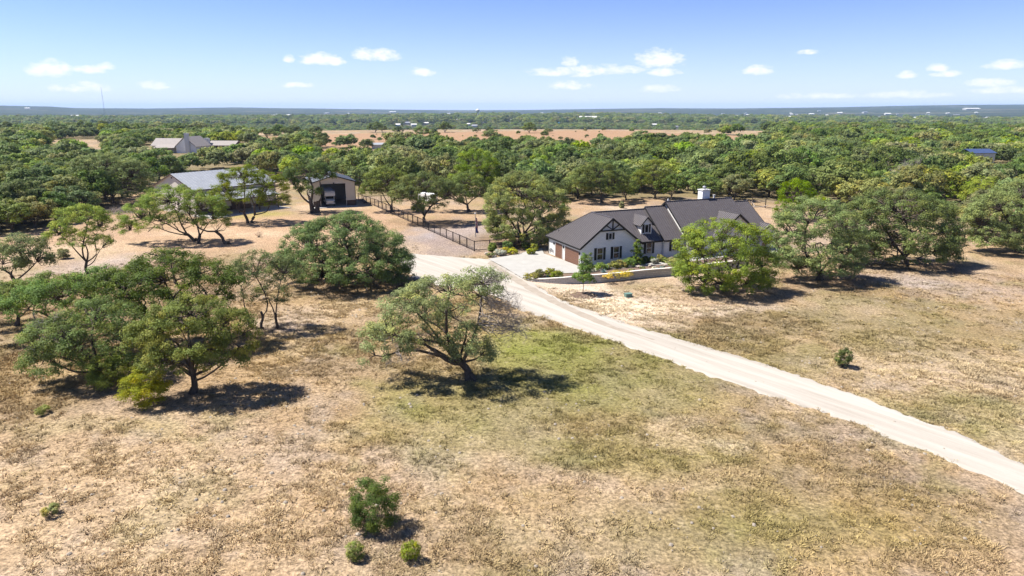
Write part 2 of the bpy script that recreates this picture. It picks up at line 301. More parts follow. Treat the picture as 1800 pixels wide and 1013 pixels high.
def ground_colour(x, y):
    r = np.hypot(x, y); z = terrain(x, y); front = y > 8
    wx = x+(fbm(x/5, y/5, 3)-.5)*7; wy = y+(fbm(x/5, y/5, 9)-.5)*7
    c = np.empty(x.shape+(3,)); n = fbm(x/14, y/14, 21, 4)[..., None]
    c[:] = TAN; c = c*(1-.40*sstep(.45,.7,n)) + np.array(OLIVE)*.40*sstep(.45,.7,n); p = fbm(x/6, y/6, 33, 4)[..., None]
    c = c*(1-.5*sstep(.55,.75,p)) + np.array(PALE)*.5*sstep(.55,.75,p)
    for sd, sc_, col, st in ((101, 9, (.30,.245,.19), .6), (113, 4.5, (.24,.235,.095), .5), (127, 20, (.50,.42,.32), .45), (131, 2.4, (.28,.20,.13), .45), (137, 3.2, (.33,.30,.29), .35)):
        q = sstep(.54,.68, fbm(x/sc_+sd, y/sc_*1.0-sd, sd, 4))[..., None]*st; c = c*(1-q)+np.array(col)*q
    m = (r < 330) & front
    for (u, v, ru, rv, col, s) in SPL:
        o = at(u, v); rx = ru/ppm(o); ry = max(.5, (at(u, v-rv)-at(u, v+rv)).length/2)
        q = ((wx-o.x)/rx)**2+((wy-o.y)/ry)**2
        k = (np.exp(-q*q*.8)*s*np.clip(.55+1.1*(fbm(x/2.6+u, y/2.6, 41, 3)-.28), .15, 1.15))*m
        k = np.clip(k, 0, 1)[..., None]; c = c*(1-k)+np.array(col)*k
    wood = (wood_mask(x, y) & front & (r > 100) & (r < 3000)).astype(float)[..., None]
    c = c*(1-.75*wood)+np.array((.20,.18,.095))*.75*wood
    u, v = project(x, np.maximum(y, 5), z); fld = in_poly(u, v, FIELDS[0]) & front
    f = fld.astype(float)[..., None]; c = c*(1-f*.85)+np.array((.41,.27,.165))*f*.85
    far = sstep(1500, 2300, r)[..., None]; fn = fbm(x/160, y/160, 51, 5)[..., None]
    cf = np.array((.030,.042,.022))*(.62+.76*fn); cl = sstep(.63,.70,fbm(x/420+9, y/300, 61, 4))[..., None]; cf = cf*(1-.45*cl)+np.array((.15,.13,.09))*.45*cl
    return c*np.array((.655,.605,.575))*(1-far)+cf*far
def ground_material():
    m = bpy.data.materials.new('dry_pasture'); m.use_nodes = True; nt = m.node_tree; N, L = nt.nodes, nt.links; p = N['Principled BSDF']
    p.inputs['Roughness'].default_value = .95; p.inputs['Specular IOR Level'].default_value = .1
    a = N.new('ShaderNodeAttribute'); a.attribute_name = 'tint'; tc = N.new('ShaderNodeTexCoord')
    def noise(s, d, r=.6):
        n = N.new('ShaderNodeTexNoise'); n.inputs['Scale'].default_value = s; n.inputs['Detail'].default_value = d; n.inputs['Roughness'].default_value = r; L.new(tc.outputs['Object'], n.inputs['Vector']); return n.outputs[0]
    def mixc(fac, A, B, bt='MIX'):
        x = N.new('ShaderNodeMix'); x.data_type = 'RGBA'; x.blend_type = bt
        for s, k in ((fac, 'Factor'), (A, 'A'), (B, 'B')):
            if isinstance(s, (int, float)): x.inputs[k].default_value = s
            elif isinstance(s, tuple): x.inputs[k].default_value = (*s, 1)
            else: L.new(s, x.inputs[k])
        return x.outputs['Result']
    def rng(s, a0, a1, b0, b1):
        x = N.new('ShaderNodeMapRange'); L.new(s, x.inputs[0]); x.inputs[1].default_value = a0; x.inputs[2].default_value = a1; x.inputs[3].default_value = b0; x.inputs[4].default_value = b1; return x.outputs[0]
    n1, n2, n3, n4 = noise(3.4, 9, .75), noise(.55, 6), noise(7.5, 6, .7), noise(1.1, 7, .7)
    val = rng(n1, .38, .62, .42, 1.55); v2 = rng(n2, .3, .7, .86, 1.14); v3 = rng(n3, .32, .68, .70, 1.30)
    mm = N.new('ShaderNodeMath'); mm.operation = 'MULTIPLY'; L.new(val, mm.inputs[0]); L.new(v2, mm.inputs[1])
    m2 = N.new('ShaderNodeMath'); m2.operation = 'MULTIPLY'; L.new(mm.outputs[0], m2.inputs[0]); L.new(v3, m2.inputs[1])
    hs = N.new('ShaderNodeHueSaturation'); L.new(a.outputs['Color'], hs.inputs['Color']); L.new(m2.outputs[0], hs.inputs['Value'])
    c = mixc(rng(n4, .56, .70, 0, .38), hs.outputs[0], (.40,.32,.225)); c = mixc(rng(n4, .42, .28, 0, .40), c, (.17,.135,.065))
    ln = N.new('ShaderNodeVectorMath'); ln.operation = 'LENGTH'; L.new(tc.outputs['Object'], ln.inputs[0]); fk = rng(ln.outputs['Value'], 1400, 2600, 0, 1)
    nf = noise(.045, 4, .7); hf = N.new('ShaderNodeHueSaturation'); L.new(a.outputs['Color'], hf.inputs['Color']); L.new(rng(nf, .36, .64, .35, 1.55), hf.inputs['Value']); c = mixc(fk, c, hf.outputs[0])
    L.new(c, p.inputs['Base Color'])
    b = N.new('ShaderNodeBump'); b.inputs['Strength'].default_value = .8; b.inputs['Distance'].default_value = .12; L.new(n1, b.inputs['Height']); L.new(b.outputs[0], p.inputs['Normal'])
    return m
def build_ground():
    azf = np.radians(np.linspace(-50, 50, 410)); azb = np.radians(np.linspace(50, 310, 90))[1:-1]; azs = np.concatenate([azf, azb])
    rr = np.concatenate([[0.0], np.geomspace(6, 24500, 470)]); A, R = np.meshgrid(azs, rr[1:]); X = np.sin(A)*R; Y = np.cos(A)*R
    Z = terrain(X, Y) + (fbm(X/3.1, Y/3.1, 77, 4)-.5)*.10*sstep(5, 20, R)*(1-sstep(300, 500, R)) 
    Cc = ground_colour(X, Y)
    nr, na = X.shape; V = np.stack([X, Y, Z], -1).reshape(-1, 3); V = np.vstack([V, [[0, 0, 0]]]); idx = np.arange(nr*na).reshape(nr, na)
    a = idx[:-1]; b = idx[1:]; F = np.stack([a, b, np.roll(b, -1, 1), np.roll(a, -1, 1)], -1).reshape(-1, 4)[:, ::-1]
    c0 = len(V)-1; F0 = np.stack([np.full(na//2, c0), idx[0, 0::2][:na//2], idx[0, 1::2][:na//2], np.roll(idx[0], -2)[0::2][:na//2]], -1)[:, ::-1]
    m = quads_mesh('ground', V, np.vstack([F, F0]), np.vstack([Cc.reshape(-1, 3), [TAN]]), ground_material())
    m.polygons.foreach_set('use_smooth', [True]*len(m.polygons))
    o = bpy.data.objects.new('ground', m); COL.objects.link(o); tag(o, 'dry tan and green pasture ground running out to wooded hills', 'ground', kind='structure'); return o
build_ground()

def sheet(name, px, material, z, label, cat, rough=.25, step=.8, kind='structure', zf=None, shoulder=0):   # ground sheet from an outline, with an uneven edge
    P = [at(u, v) for u, v in px]; pts = []
    for i in range(len(P)):
        a, b = P[i], P[(i+1) % len(P)]; n = max(1, int((b-a).length/step))
        for k in range(n):
            q = a.lerp(b, k/n); d = (b-a).normalized(); nx = Vector((d.y, -d.x, 0)); j = (float(fbm(np.array([q.x/1.3]), np.array([q.y/1.3]), 5, 3)[0])-.5)*2*rough
            pts.append(q+nx*j)
    import bmesh
    bm = bmesh.new(); vs_ = [bm.verts.new((p.x, p.y, z)) for p in pts]; f = bm.faces.new(vs_)
    if shoulder:                                              # gravel feathering down into the grass
        n = len(pts); ar = sum(pts[k].x*pts[(k+1) % n].y-pts[(k+1) % n].x*pts[k].y for k in range(n)); sg = 1 if ar > 0 else -1; ov = []
        for k in range(n):
            d = (pts[(k+1) % n]-pts[k-1]).normalized(); w_ = shoulder*(.4+1.2*random.random()); ov.append(bm.verts.new((pts[k].x+d.y*sg*w_, pts[k].y-d.x*sg*w_, -.03)))
        for k in range(n): bm.faces.new((vs_[k], ov[k], ov[(k+1) % n], vs_[(k+1) % n]))
    bmesh.ops.triangulate(bm, faces=[f])
    if zf:
        for v in bm.verts: v.co.z = zf(v.co.x, v.co.y)
    bmesh.ops.recalc_face_normals(bm, faces=bm.faces)
    if sum(f.normal.z for f in bm.faces) < 0: bmesh.ops.reverse_faces(bm, faces=bm.faces)
    m = bpy.data.meshes.new(name); bm.to_mesh(m); m.materials.append(material); o = bpy.data.objects.new(name, m); COL.objects.link(o)
    return tag(o, label, cat, kind=kind)
GR = mat('caliche_gravel', (.385,.358,.318), (.275,.245,.208), .8, .95, bump=.5, detail=10, bscale=3)
_mp = GR.node_tree.nodes.new('ShaderNodeMapping'); _tc = [n for n in GR.node_tree.nodes if n.type == 'TEX_COORD'][0]; _ns = [n for n in GR.node_tree.nodes if n.type == 'TEX_NOISE']
_d = at(1060,575)-at(1640,775); _mp.vector_type = 'TEXTURE'; _mp.inputs['Rotation'].default_value = (0, 0, math.atan2(_d.y, _d.x)); _mp.inputs['Scale'].default_value = (14, 1, 1)   # wheel streaks run along the drive
GR.node_tree.links.new(_tc.outputs['Object'], _mp.inputs[0]); GR.node_tree.links.new(_mp.outputs[0], _ns[0].inputs['Vector'])
DRIVE = [(1880,870),(1800,820),(1660,757),(1500,695),(1350,645),(1200,600),(1110,574),(1050,553),(1000,535),(950,508),(915,489),(880,470),(858,457),(800,453),(760,450),(725,447),(706,455),(712,472),(735,488),(770,500),(830,508),(880,522),(905,540),(980,567),(1060,592),(1200,642),(1350,692),(1500,740),(1640,795),(1800,864),(1900,912)]
sheet('driveway', DRIVE, GR, .075, 'pale gravel driveway winding from the pasture up to the garage', 'driveway', .5, step=.45, shoulder=.45)
WT = mat('worn_wheel_track', (.30,.26,.215), (.235,.20,.16), .8, .95, bump=.4)
sheet('dirt_track', [(862,460),(900,483),(940,507),(985,532),(1030,552),(1085,576.5),(1150,598),(1149,598.6),(1078,580),(1022,558),(975,537),(930,512),(890,487),(858,464)], WT, .081, 'brown dirt strip worn along the driveway beside the concrete', 'path', .3)
sheet('concrete_pad', [(858,456),(905,449),(938,440),(953,437),(956,447),(988,457.5),(1020.6,470),(1032,476),(1021,480.5),(987,481.5),(985,478),(940,478.5),(927,484),(918,490),(890,473)], G['concrete'], .10, 'pale concrete apron in front of the two garage doors', 'driveway', .04)

# ---------------------------------------------------------------- roofs and walls
def roof_slope(parent, pts, down, material, thick=.14, seam=.46, name='roof_slope', rib=.07):
    P = [Vector(p) for p in pts]; nrm = (P[1]-P[0]).cross(P[2]-P[0]).normalized()
    if nrm.z < 0: nrm = -nrm
    mb = MB(); mb.prism([p-nrm*thick for p in P], nrm*thick); d = Vector(down); d = (d-nrm*d.dot(nrm)).normalized(); ac = nrm.cross(d).normalized()
    vals = [(p-P[0]).dot(ac) for p in P]; lo, hi = min(vals), max(vals); k = lo+seam*.5
    while k < hi:
        hits = []
        for i in range(len(P)):
            a, b = P[i], P[(i+1) % len(P)]; va, vb = vals[i]-k, vals[(i+1) % len(P)]-k
            if va*vb < 0: hits.append(a.lerp(b, va/(va-vb)))
        if len(hits) == 2 and (hits[0]-hits[1]).length > .1: mb.bar(hits[0]+nrm*rib*.4, hits[1]+nrm*rib*.4, .045, rib)
        k += seam
    return mb.build(name, material, parent)
def board(parent, a, b, w=.07, h=.26, m=None, name='fascia'): return MB().bar(a, b, w, h).build(name, m or G['fascia'], parent)
def window(parent, org, ex, n, w, h, shutters=True, sash=True, sw=.42):
    # org: bottom centre on the wall face, ex: along the wall, n: outward
    ex, n = Vector(ex), Vector(n); o = Vector(org); up = Vector((0,0,1))
    def bx(mb, x0, x1, z0, z1, y0, y1):
        mb.prism([o+ex*x0+up*z0+n*y0, o+ex*x1+up*z0+n*y0, o+ex*x1+up*z1+n*y0, o+ex*x0+up*z1+n*y0], n*(y1-y0)); return mb
    f = MB(); t = .10
    bx(f, -w/2-t, -w/2, -.06, h+t, .003, .10); bx(f, w/2, w/2+t, -.06, h+t, .003, .10); bx(f, -w/2, w/2, h, h+t, .003, .10); bx(f, -w/2-t-.04, w/2+t+.04, -.16, -.06, .003, .16); bx(f, -w/2, w/2, -.06, .02, .003, .10)
    if sash: bx(f, -w/2, w/2, h*.47, h*.53, .003, .08)
    fr = f.build('window', G['white'], parent); bx(MB(), -w/2, w/2, .02, h, .003, .03).build('pane', G['glass'], fr)
    if shutters:
        for s in (-1, 1):
            x = s*(w/2+t+.03+sw/2); m = bx(MB(), x-sw/2, x+sw/2, -.05, h+.08, .003, .06)
            for q in range(6): bx(m, x-sw/2+.05, x+sw/2-.05, h*(q+.15)/6, h*(q+.7)/6, .06, .085)
            m.build('shutter', G['fascia'], parent)
    return fr
def house():
    A0 = at(1020.6, 470); h = empty('ranch_house', A0, math.radians(22.5), 'white stone ranch house with dark metal roof, dormer and brown garage doors', 'house')
    W = lambda mb, nm='wall', m='stone': mb.build(nm, G[m], h)
    # walls (s along the front, t to the back)
    W(MB().prism([(0,0,-.3),(10.84,0,-.3),(10.84,0,3.2),(5.42,0,7.33),(0,0,3.2)], (0,.25,0)), 'gable_wall')
    W(MB().box(0,.25,-.3,.25,11.7,3.15), 'garage_wall', 'white'); W(MB().box(10.55,.25,-.3,10.8,1.2,3.1), 'wall')
    W(MB().box(10.8,1.2,-.3,16.05,1.45,3.3), 'wall'); W(MB().box(16.05,.9,-.3,20.1,1.15,3.2), 'wall'); W(MB().box(.25,11.45,-.3,37.2,11.7,3.3), 'back_wall')
    W(MB().prism([(20.0,-.6,-.3),(20.0,11.7,-.3),(20.0,11.7,4.1),(20.0,6,8.5),(20.0,-.6,3.4)], (.2,0,0)), 'side_gable_wall', 'white')
    W(MB().box(20.2,-.6,-.3,25,-.35,3.3), 'wall'); W(MB().prism([(25,-1.3,-.3),(33.9,-1.3,-.3),(33.9,-1.3,3.4),(29.45,-1.3,6.8),(25,-1.3,3.4)], (0,.25,0)), 'gable_wall')
    W(MB().prism([(33.5,-1.05,-.3),(33.5,11.4,-.3),(33.5,11.4,4.2),(33.5,6,8.45),(33.5,-1.05,3.3)], (.2,0,0)), 'side_gable_wall', 'white')
    W(MB().box(33.7,-.1,-.3,37.0,.12,3.6), 'wall'); W(MB().prism([(37.0,-.1,-.3),(37.0,11.4,-.3),(37.0,11.4,3.9),(37.0,6,7.7),(37.0,-.1,3.6)], (.2,0,0)), 'side_gable_wall', 'siding')
    W(MB().prism([(35.15,-.85,-.3),(38.45,-.85,-.3),(38.45,-.85,3.4),(36.8,-.85,4.55),(35.15,-.85,3.4)], (0,.2,0)), 'gable_wall', 'siding')
    # roof slopes
    R = lambda pts, d, nm='roof_slope', m='roof', **k: roof_slope(h, pts, d, G[m], name=nm, **k)
    R([(-.4,-.4,3.05),(5.42,-.4,7.55),(5.42,6.8,7.55),(-.4,12.4,3.05)], (-1,0,-.7)); R([(11.24,-.4,3.05),(11.24,.7,3.05),(5.42,6.8,7.55),(5.42,-.4,7.55)], (1,0,-.7))
    R([(11.24,.7,3.05),(15.95,.7,3.05),(15.95,6.8,7.55),(5.42,6.8,7.55)], (0,-1,-.7)); R([(-.4,12.4,3.05),(5.42,6.8,7.55),(15.95,6.8,7.55),(15.95,12.4,3.05)], (0,1,-.7))
    R([(15.8,.3,3.10),(20.05,.3,3.10),(20.05,6.6,7.92),(15.8,6.6,7.92)], (0,-1,-.7)); R([(15.8,12.4,3.45),(15.8,6.6,7.92),(20.05,6.6,7.92),(20.05,12.4,3.45)], (0,1,-.7))
    R([(19.55,-1.1,3.24),(33.95,-1.1,3.24),(33.95,6,8.72),(19.55,6,8.72)], (0,-1,-.7)); R([(19.55,12.6,3.6),(19.55,6,8.72),(33.95,6,8.72),(33.95,12.6,3.6)], (0,1,-.7))
    R([(33.96,-.8,3.35),(37.55,-.8,3.35),(37.55,6,7.95),(33.96,6,7.95)], (0,-1,-.7)); R([(33.96,12.4,3.6),(33.96,6,7.95),(37.55,6,7.95),(37.55,12.4,3.6)], (0,1,-.7))
    R([(24.5,-1.75,3.18),(29.45,-1.75,7.02),(29.45,3.82,7.02),(24.5,-1.12,3.20)], (-1,0,-.7)); R([(34.4,-1.75,3.18),(34.4,-1.12,3.20),(29.45,3.82,7.02),(29.45,-1.75,7.02)], (1,0,-.7))
    R([(34.9,-1.2,3.28),(36.8,-1.2,4.72),(36.8,1.4,4.85),(34.9,-.6,3.45)], (-1,0,-.7)); R([(38.7,-1.2,3.28),(38.7,-.6,3.45),(36.8,1.4,4.85),(36.8,-1.2,4.72)], (1,0,-.7))
    # rakes, eaves, ridge caps
    for a, b in (((-.42,-.42,2.93),(5.42,-.42,7.45)),((11.26,-.42,2.93),(5.42,-.42,7.45)),((-.42,-.4,2.95),(-.42,12.4,2.95)),((11.3,.68,2.95),(15.8,.68,2.95)),((15.78,.28,3.02),(15.78,6.6,7.84)),((15.8,.27,2.99),(19.9,.27,2.99)),
                 ((19.53,-1.1,3.13),(19.53,6,8.62)),((19.53,12.6,3.5),(19.53,6,8.62)),((24.5,-1.77,3.08),(29.45,-1.77,6.92)),((34.4,-1.77,3.08),(29.45,-1.77,6.92)),((34.9,-1.22,3.18),(36.8,-1.22,4.62)),((38.7,-1.22,3.18),(36.8,-1.22,4.62)),((37.57,-.8,3.25),(37.57,6,7.85)),((19.6,-1.12,3.14),(24.5,-1.12,3.14))):
        board(h, a, b)
    for a, b in (((5.42,-.4,7.6),(5.42,6.8,7.6)),((5.42,6.8,7.6),(15.8,6.8,7.6)),((-.4,12.4,3.1),(5.42,6.8,7.6)),((15.8,6.6,7.97),(19.6,6.6,7.97)),((19.55,6,8.77),(33.95,6,8.77)),((33.96,6,8.0),(37.55,6,8.0)),((29.45,-1.75,7.06),(29.45,3.8,7.06)),((36.8,-1.2,4.76),(36.8,1.3,4.88))):
        board(h, a, b, .22, .06, G['roof'], 'ridge_cap')
    # gable timber truss
    tr = MB(); y = -.36
    tr.bar((5.42,y,5.62),(5.42,y,7.3),.16,.16); tr.bar((2.95,y,5.62),(7.89,y,5.62),.16,.2); tr.bar((5.42,y,5.7),(4.15,y,6.52),.13,.14); tr.bar((5.42,y,5.7),(6.69,y,6.52),.13,.14); tr.build('gable_truss', G['fascia'], h)
    X, Nf = (1,0,0), (0,-1,0)
    for s in (3.4, 6.42): window(h, (s,0,.95), X, Nf, .95, 1.85)
    window(h, (5.2,0,4.15), X, Nf, .5, .95, sash=False, sw=.38)
    window(h, (13.45,1.2,.95), X, Nf, .95, 1.8); window(h, (18.3,.9,1.1), X, Nf, .9, 1.5); window(h, (11.5,1.2,.95), X, Nf, .5, 1.8, shutters=False)
    window(h, (29.45,-1.3,.9), X, Nf, 1.6, 2.0, shutters=False); window(h, (37.5,-.85,1.9), X, Nf, .6, 1.2, shutters=False); window(h, (36.0,-.85,.5), X, Nf, 1.0, 2.2, shutters=False)
    window(h, (22.5,-.6,.5), X, Nf, 1.6, 2.1, shutters=False)
    # garage doors on the left wall (outward -s)
    for t0, t1 in ((.55,5.45),(6.45,9.05)):
        fr = MB(); fr.box(-.07,t0-.16,0,-.002,t0,2.62).box(-.07,t1,0,-.002,t1+.16,2.62).box(-.07,t0,2.46,-.002,t1,2.62); gd = fr.build('garage_door', G['white'], h)
        for q in range(4):
            MB().box(-.05,t0+.01,.02+q*.61,-.003,t1-.01,.02+q*.61+.585).build('door_panel', G['brown'], gd)
    for t in (.28, 5.95, 9.5):
        lm = MB(); lm.box(-.22,t-.09,1.95,-.05,t+.09,2.3).bar((-.13,t,2.3),(-.13,t,2.42),.05).bar((-.13,t,2.40),(-.002,t,2.40),.04); lm.build('wall_lantern', G['fascia'], h)
    for t, zz in ((10.1,.55),(10.75,.7),(11.15,.5)): MB().box(-.16,t-.13,zz,-.002,t+.13,zz+.45).build('meter_box', G['galv'], h)
    MB().tube([(16.12,.55,2.9),(16.12,.75,2.6),(16.12,.80,.1),(16.12,.45,.05)],[.05]*4,6).build('downspout', G['white'], h)
    MB().tube([(-.30,11.9,2.9),(-.10,11.6,2.6),(-.10,11.6,.1)],[.05]*3,6).build('downspout', G['fascia'], h)
    # dormer
    d = MB(); d.prism([(12.38,2.15,4.02),(14.42,2.15,4.02),(14.42,2.15,5.85),(13.4,2.15,6.82),(12.38,2.15,5.85)], (0,.15,0)); dw = d.build('dormer', G['siding'], h)
    MB().prism([(12.38,2.3,4.0),(12.38,2.3,5.85),(12.38,4.7,5.85)], (.12,0,0)).build('dormer_cheek', G['white'], dw); MB().prism([(14.30,2.3,4.0),(14.30,2.3,5.85),(14.30,4.7,5.85)], (.12,0,0)).build('dormer_cheek', G['white'], dw)
    MB().box(12.3,2.08,3.94,14.5,2.149,4.12).build('sill', G['white'], dw)
    R([(12.0,1.85,5.52),(13.4,1.85,7.0),(13.4,6.05,7.0),(12.0,4.05,5.52)], (-1,0,-1), 'dormer_roof', thick=.1); R([(14.8,1.85,5.52),(14.8,4.05,5.52),(13.4,6.05,7.0),(13.4,1.85,7.0)], (1,0,-1), 'dormer_roof', thick=.1)
    board(h, (12.0,1.83,5.43),(13.4,1.83,6.92), .06, .18); board(h, (14.8,1.83,5.43),(13.4,1.83,6.92), .06, .18)
    window(h, (13.4,2.15,4.32), X, Nf, .62, 1.3, sash=False, sw=.36)
    # chimney and vents
    c = MB(); c.box(27.7,6.4,6.5,29.3,7.7,10.2); ch = c.build('chimney', G['siding'], h); MB().box(27.58,6.28,10.2,29.42,7.82,10.34).build('chimney_cap', G['white'], ch)
    MB().tube([(28.5,7.05,10.34),(28.5,7.05,10.75)],[.25,.25],10).tube([(28.5,7.05,10.75),(28.5,7.05,10.95)],[.40,.12],10).build('flue', G['galv'], ch)
    MB().tube([(30.9,7.2,7.6),(30.9,7.2,9.15)],[.16,.16],8).tube([(30.9,7.2,9.12),(30.9,7.2,9.22)],[.24,.24],8).build('roof_vent', G['white'], h)
    MB().tube([(21.0,7.2,7.6),(21.0,7.2,8.95)],[.14,.14],8).build('roof_vent', G['white'], h); MB().tube([(.8,9.6,4.1),(.8,9.6,4.5)],[.06,.06],6).build('roof_vent', G['steel'], h)
    MB().box(19.8,-3.0,-.2,25.2,-.6,.12).build('porch_slab', G['concrete'], h); MB().box(33.9,-3.6,-.2,40.5,-1.0,.22).build('porch_slab', G['concrete'], h)
    return h
house()

def ribs_wall(parent, x0, x1, y, z0, z1, axis, n, material, name='wall', sp=.6):   # metal siding with real ribs: wall along x (axis 0) or y (axis 1), outward sign n
    mb = MB(); 
    if axis == 0: mb.box(x0, y, z0, x1, y-n*.12, z1) if n < 0 else mb.box(x0, y-.12, z0, x1, y, z1)
    else: mb.box(y-.12 if n > 0 else y, x0, z0, y if n > 0 else y+.12, x1, z1)
    k = x0+sp/2
    while k < x1:
        if axis == 0: mb.box(k-.04, min(y, y+n*.04), z0, k+.04, max(y, y+n*.04), z1)
        else: mb.box(min(y, y+n*.04), k-.04, z0, max(y, y+n*.04), k+.04, z1)
        k += sp
    return mb.build(name, material, parent)
def barn():
    b = empty('workshop_barn', (-74.2,159.6,0), math.radians(57), 'long cream metal workshop with ribbed grey roof and shaded side porch', 'barn'); w, ln = 16.5, 23.0
    # local: x along the ridge, y to the back; the front wall at y=0 carries the porch
    MB().prism([(0,0,0),(0,w,0),(0,w,5.9),(0,w/2,9.1),(0,0,5.9)], (.15,0,0)).build('gable_wall', G['barnwall'], b)
    MB().prism([(ln,0,0),(ln,w,0),(ln,w,5.9),(ln,w/2,9.1),(ln,0,5.9)], (-.15,0,0)).build('gable_wall', G['barnwall'], b)
    ribs_wall(b, .15, ln-.15, 0, 1.2, 5.9, 0, -1, G['barnwall']); ribs_wall(b, .15, ln-.15, 0, 0, 1.19, 0, -1, G['wains'], 'wainscot'); MB().box(.15,w-.15,0,ln-.15,w,5.9).build('wall', G['barnwall'], b)
    roof_slope(b, [(-.35,-.35,5.85),(ln+.35,-.35,5.85),(ln+.35,w/2,9.3),(-.35,w/2,9.3)], (0,-1,-.4), G['barnroof'], seam=.9, rib=.09); roof_slope(b, [(-.35,w+.35,5.85),(-.35,w/2,9.3),(ln+.35,w/2,9.3),(ln+.35,w+.35,5.85)], (0,1,-.4), G['barnroof'], seam=.9, rib=.09)
    for a, c in (((-.38,-.37,5.75),(-.38,w/2,9.2)),((-.38,w+.37,5.75),(-.38,w/2,9.2)),((-.38,-.38,5.75),(ln+.3,-.38,5.75))): board(b, a, c, .08, .24, G['wains'], 'trim')
    roof_slope(b, [(1.5,-6.3,3.6),(19,-6.3,3.6),(19,-.05,5.1),(1.5,-.05,5.1)], (0,-1,-.2), G['barnroof'], seam=.9, name='porch_roof', rib=.07, thick=.16)
    board(b, (1.5,-6.33,3.5),(19,-6.33,3.5), .08, .26, G['wains'], 'trim')
    for x in (1.8,7.4,13.1,18.7): MB().box(x-.1,-6.1,.1,x+.1,-5.9,3.5).build('porch_post', G['wains'], b)
    MB().box(-1.5,-8.6,-.2,20.5,-.04,.12).build('porch_slab', G['concrete'], b)
    for x in (3.5, 9.5): MB().box(x,-.10,.12,x+3.2,-.045,3.3).build('roller_door', G['wains'], b)
    MB().box(15.2,-.10,.12,16.3,-.045,2.4).build('door', G['white'], b)
    MB().bar((-.12,w/2,8.35),(-.02,w/2,8.35),.3,.35).build('wall_light', G['steel'], b)
barn()
def rv_shed():
    b = empty('motorhome_shed', (-50.3,172.6,0), math.radians(21), 'tall open-fronted tan metal shed with brown wainscot, sheltering a white motorhome', 'shed'); w, d = 10.6, 15.0
    MB().box(0,0,1.5,1.9,.15,6.3).build('front_wall', G['barnwall'], b)
    fr = MB(); k = 8.45
    MB().box(8.2,0,1.5,w,.15,6.3).build('front_wall', G['barnwall'], b); MB().prism([(1.9,0,5.7),(8.2,0,5.7),(8.2,0,6.3),(w,0,6.3),(w/2,0,7.75),(0,0,6.3),(1.9,0,6.3)], (0,.15,0)).build('gable_wall', G['barnwall'], b)
    rb = MB(); 
    for x in np.arange(.3, w, .6):
        z0 = 1.5 if (x < 1.9 or x > 8.2) else 5.7; rb.box(x-.04,-.04,z0,x+.04,-.001,6.3+1.40*(1-abs(x-w/2)/(w/2)))
    rb.build('siding_ribs', G['barnwall'], b)
    for x0, x1 in ((0,1.9),(8.2,w)): MB().box(x0,-.03,0,x1,.16,1.5).build('wainscot', G['wains'], b)
    ribs_wall(b, 0.16, d, 0, 1.9, 6.3, 1, -1, G['barnwall']); ribs_wall(b, .16, d, 0, 0, 1.89, 1, -1, G['wains'], 'wainscot'); MB().box(w-.12,.16,0,w,d,6.3).build('wall', G['interior'], b); MB().box(0.12,d-.15,0,w-.12,d,6.3).build('wall', G['interior'], b)
    for s, a in ((-1, -.4), (1, w+.4)): roof_slope(b, [(a,-.4,6.2),(a,d+.3,6.2),(w/2,d+.3,7.95),(w/2,-.4,7.95)], (s,0,-.3), G['barnroof'], seam=.9, rib=.08)
    board(b, (-.4,-.42,6.12),(w/2,-.42,7.86), .08, .26, G['fascia'], 'trim'); board(b, (w+.4,-.42,6.12),(w/2,-.42,7.86), .08, .26, G['fascia'], 'trim'); board(b, (w+.03,-.05,0),(w+.03,-.05,6.2), .1, .12, G['fascia'], 'trim')
    board(b, (-.03,-.06,0),(-.03,-.06,6.2), .12, .14, G['white'], 'corner_trim'); board(b, (1.84,-.06,0),(1.84,-.06,5.7), .1, .1, G['white'], 'corner_trim'); board(b, (8.26,-.06,0),(8.26,-.06,5.7), .1, .1, G['white'], 'corner_trim'); board(b, (1.85,-.05,5.72),(8.2,-.05,5.72), .1, .14, G['fascia'], 'trim')
    for y in np.arange(2, d, 3.2):
        fm = MB(); fm.bar((w-.3,y,0),(w-.3,y,6.2),.2).bar((w-.3,y,6.1),(w/2,y,7.6),.2).bar((.3,y,6.1),(w/2,y,7.6),.2).bar((.3,y,0),(.3,y,6.2),.2); fm.build('steel_frame', G['steel'], b)
    for z in (1.6,3.2,4.8): MB().bar((w-.2,.2,z),(w-.2,d-.2,z),.08,.16).build('girt', G['steel'], b)
    MB().box(-.3,-2.5,-.2,w+.2,d,.11).build('floor_slab', G['concrete'], b); MB().bar((w/2,-.25,5.95),(w/2,0,6.0),.25,.25).build('wall_light', G['fascia'], b)
    MB().box(-.35,5.0,1.4,-.05,5.5,1.9).build('hose_box', G['white'], b)
    # motorhome standing inside
    r = empty('motorhome', Vector((-50.3,172.6,.11))+Matrix.Rotation(math.radians(21),3,'Z')@Vector((4.3,.55,0)), math.radians(21), 'white motorhome with cab-over bunk, nose out of the tall open shed', 'motorhome')
    MB().box(-1.35,2.3,.75,1.35,9.8,3.75).build('body', G['rv'], r, bevel=.08)
    MB().prism([(-1.35,.55,2.45),(-1.35,2.35,2.45),(-1.35,2.35,3.74),(-1.35,1.0,3.74),(-1.35,.62,3.3)], (2.7,0,0)).build('cab_over_bunk', G['rv'], r, bevel=.08)
    MB().prism([(-1.15,-.1,.6),(-1.15,2.3,.6),(-1.15,2.3,2.44),(-1.15,1.55,2.44),(-1.15,1.0,1.62),(-1.15,.0,1.38)], (2.3,0,0)).build('cab', G['rv'], r, bevel=.07)
    MB().prism([(-1.0,1.03,1.69),(1.0,1.03,1.69),(.95,1.47,2.36),(-.95,1.47,2.36)], (0,-.05,.03)).build('windscreen', G['glass'], r)
    MB().box(-.75,-.14,.8,.75,-.1,1.22).build('grille', G['galv'], r)
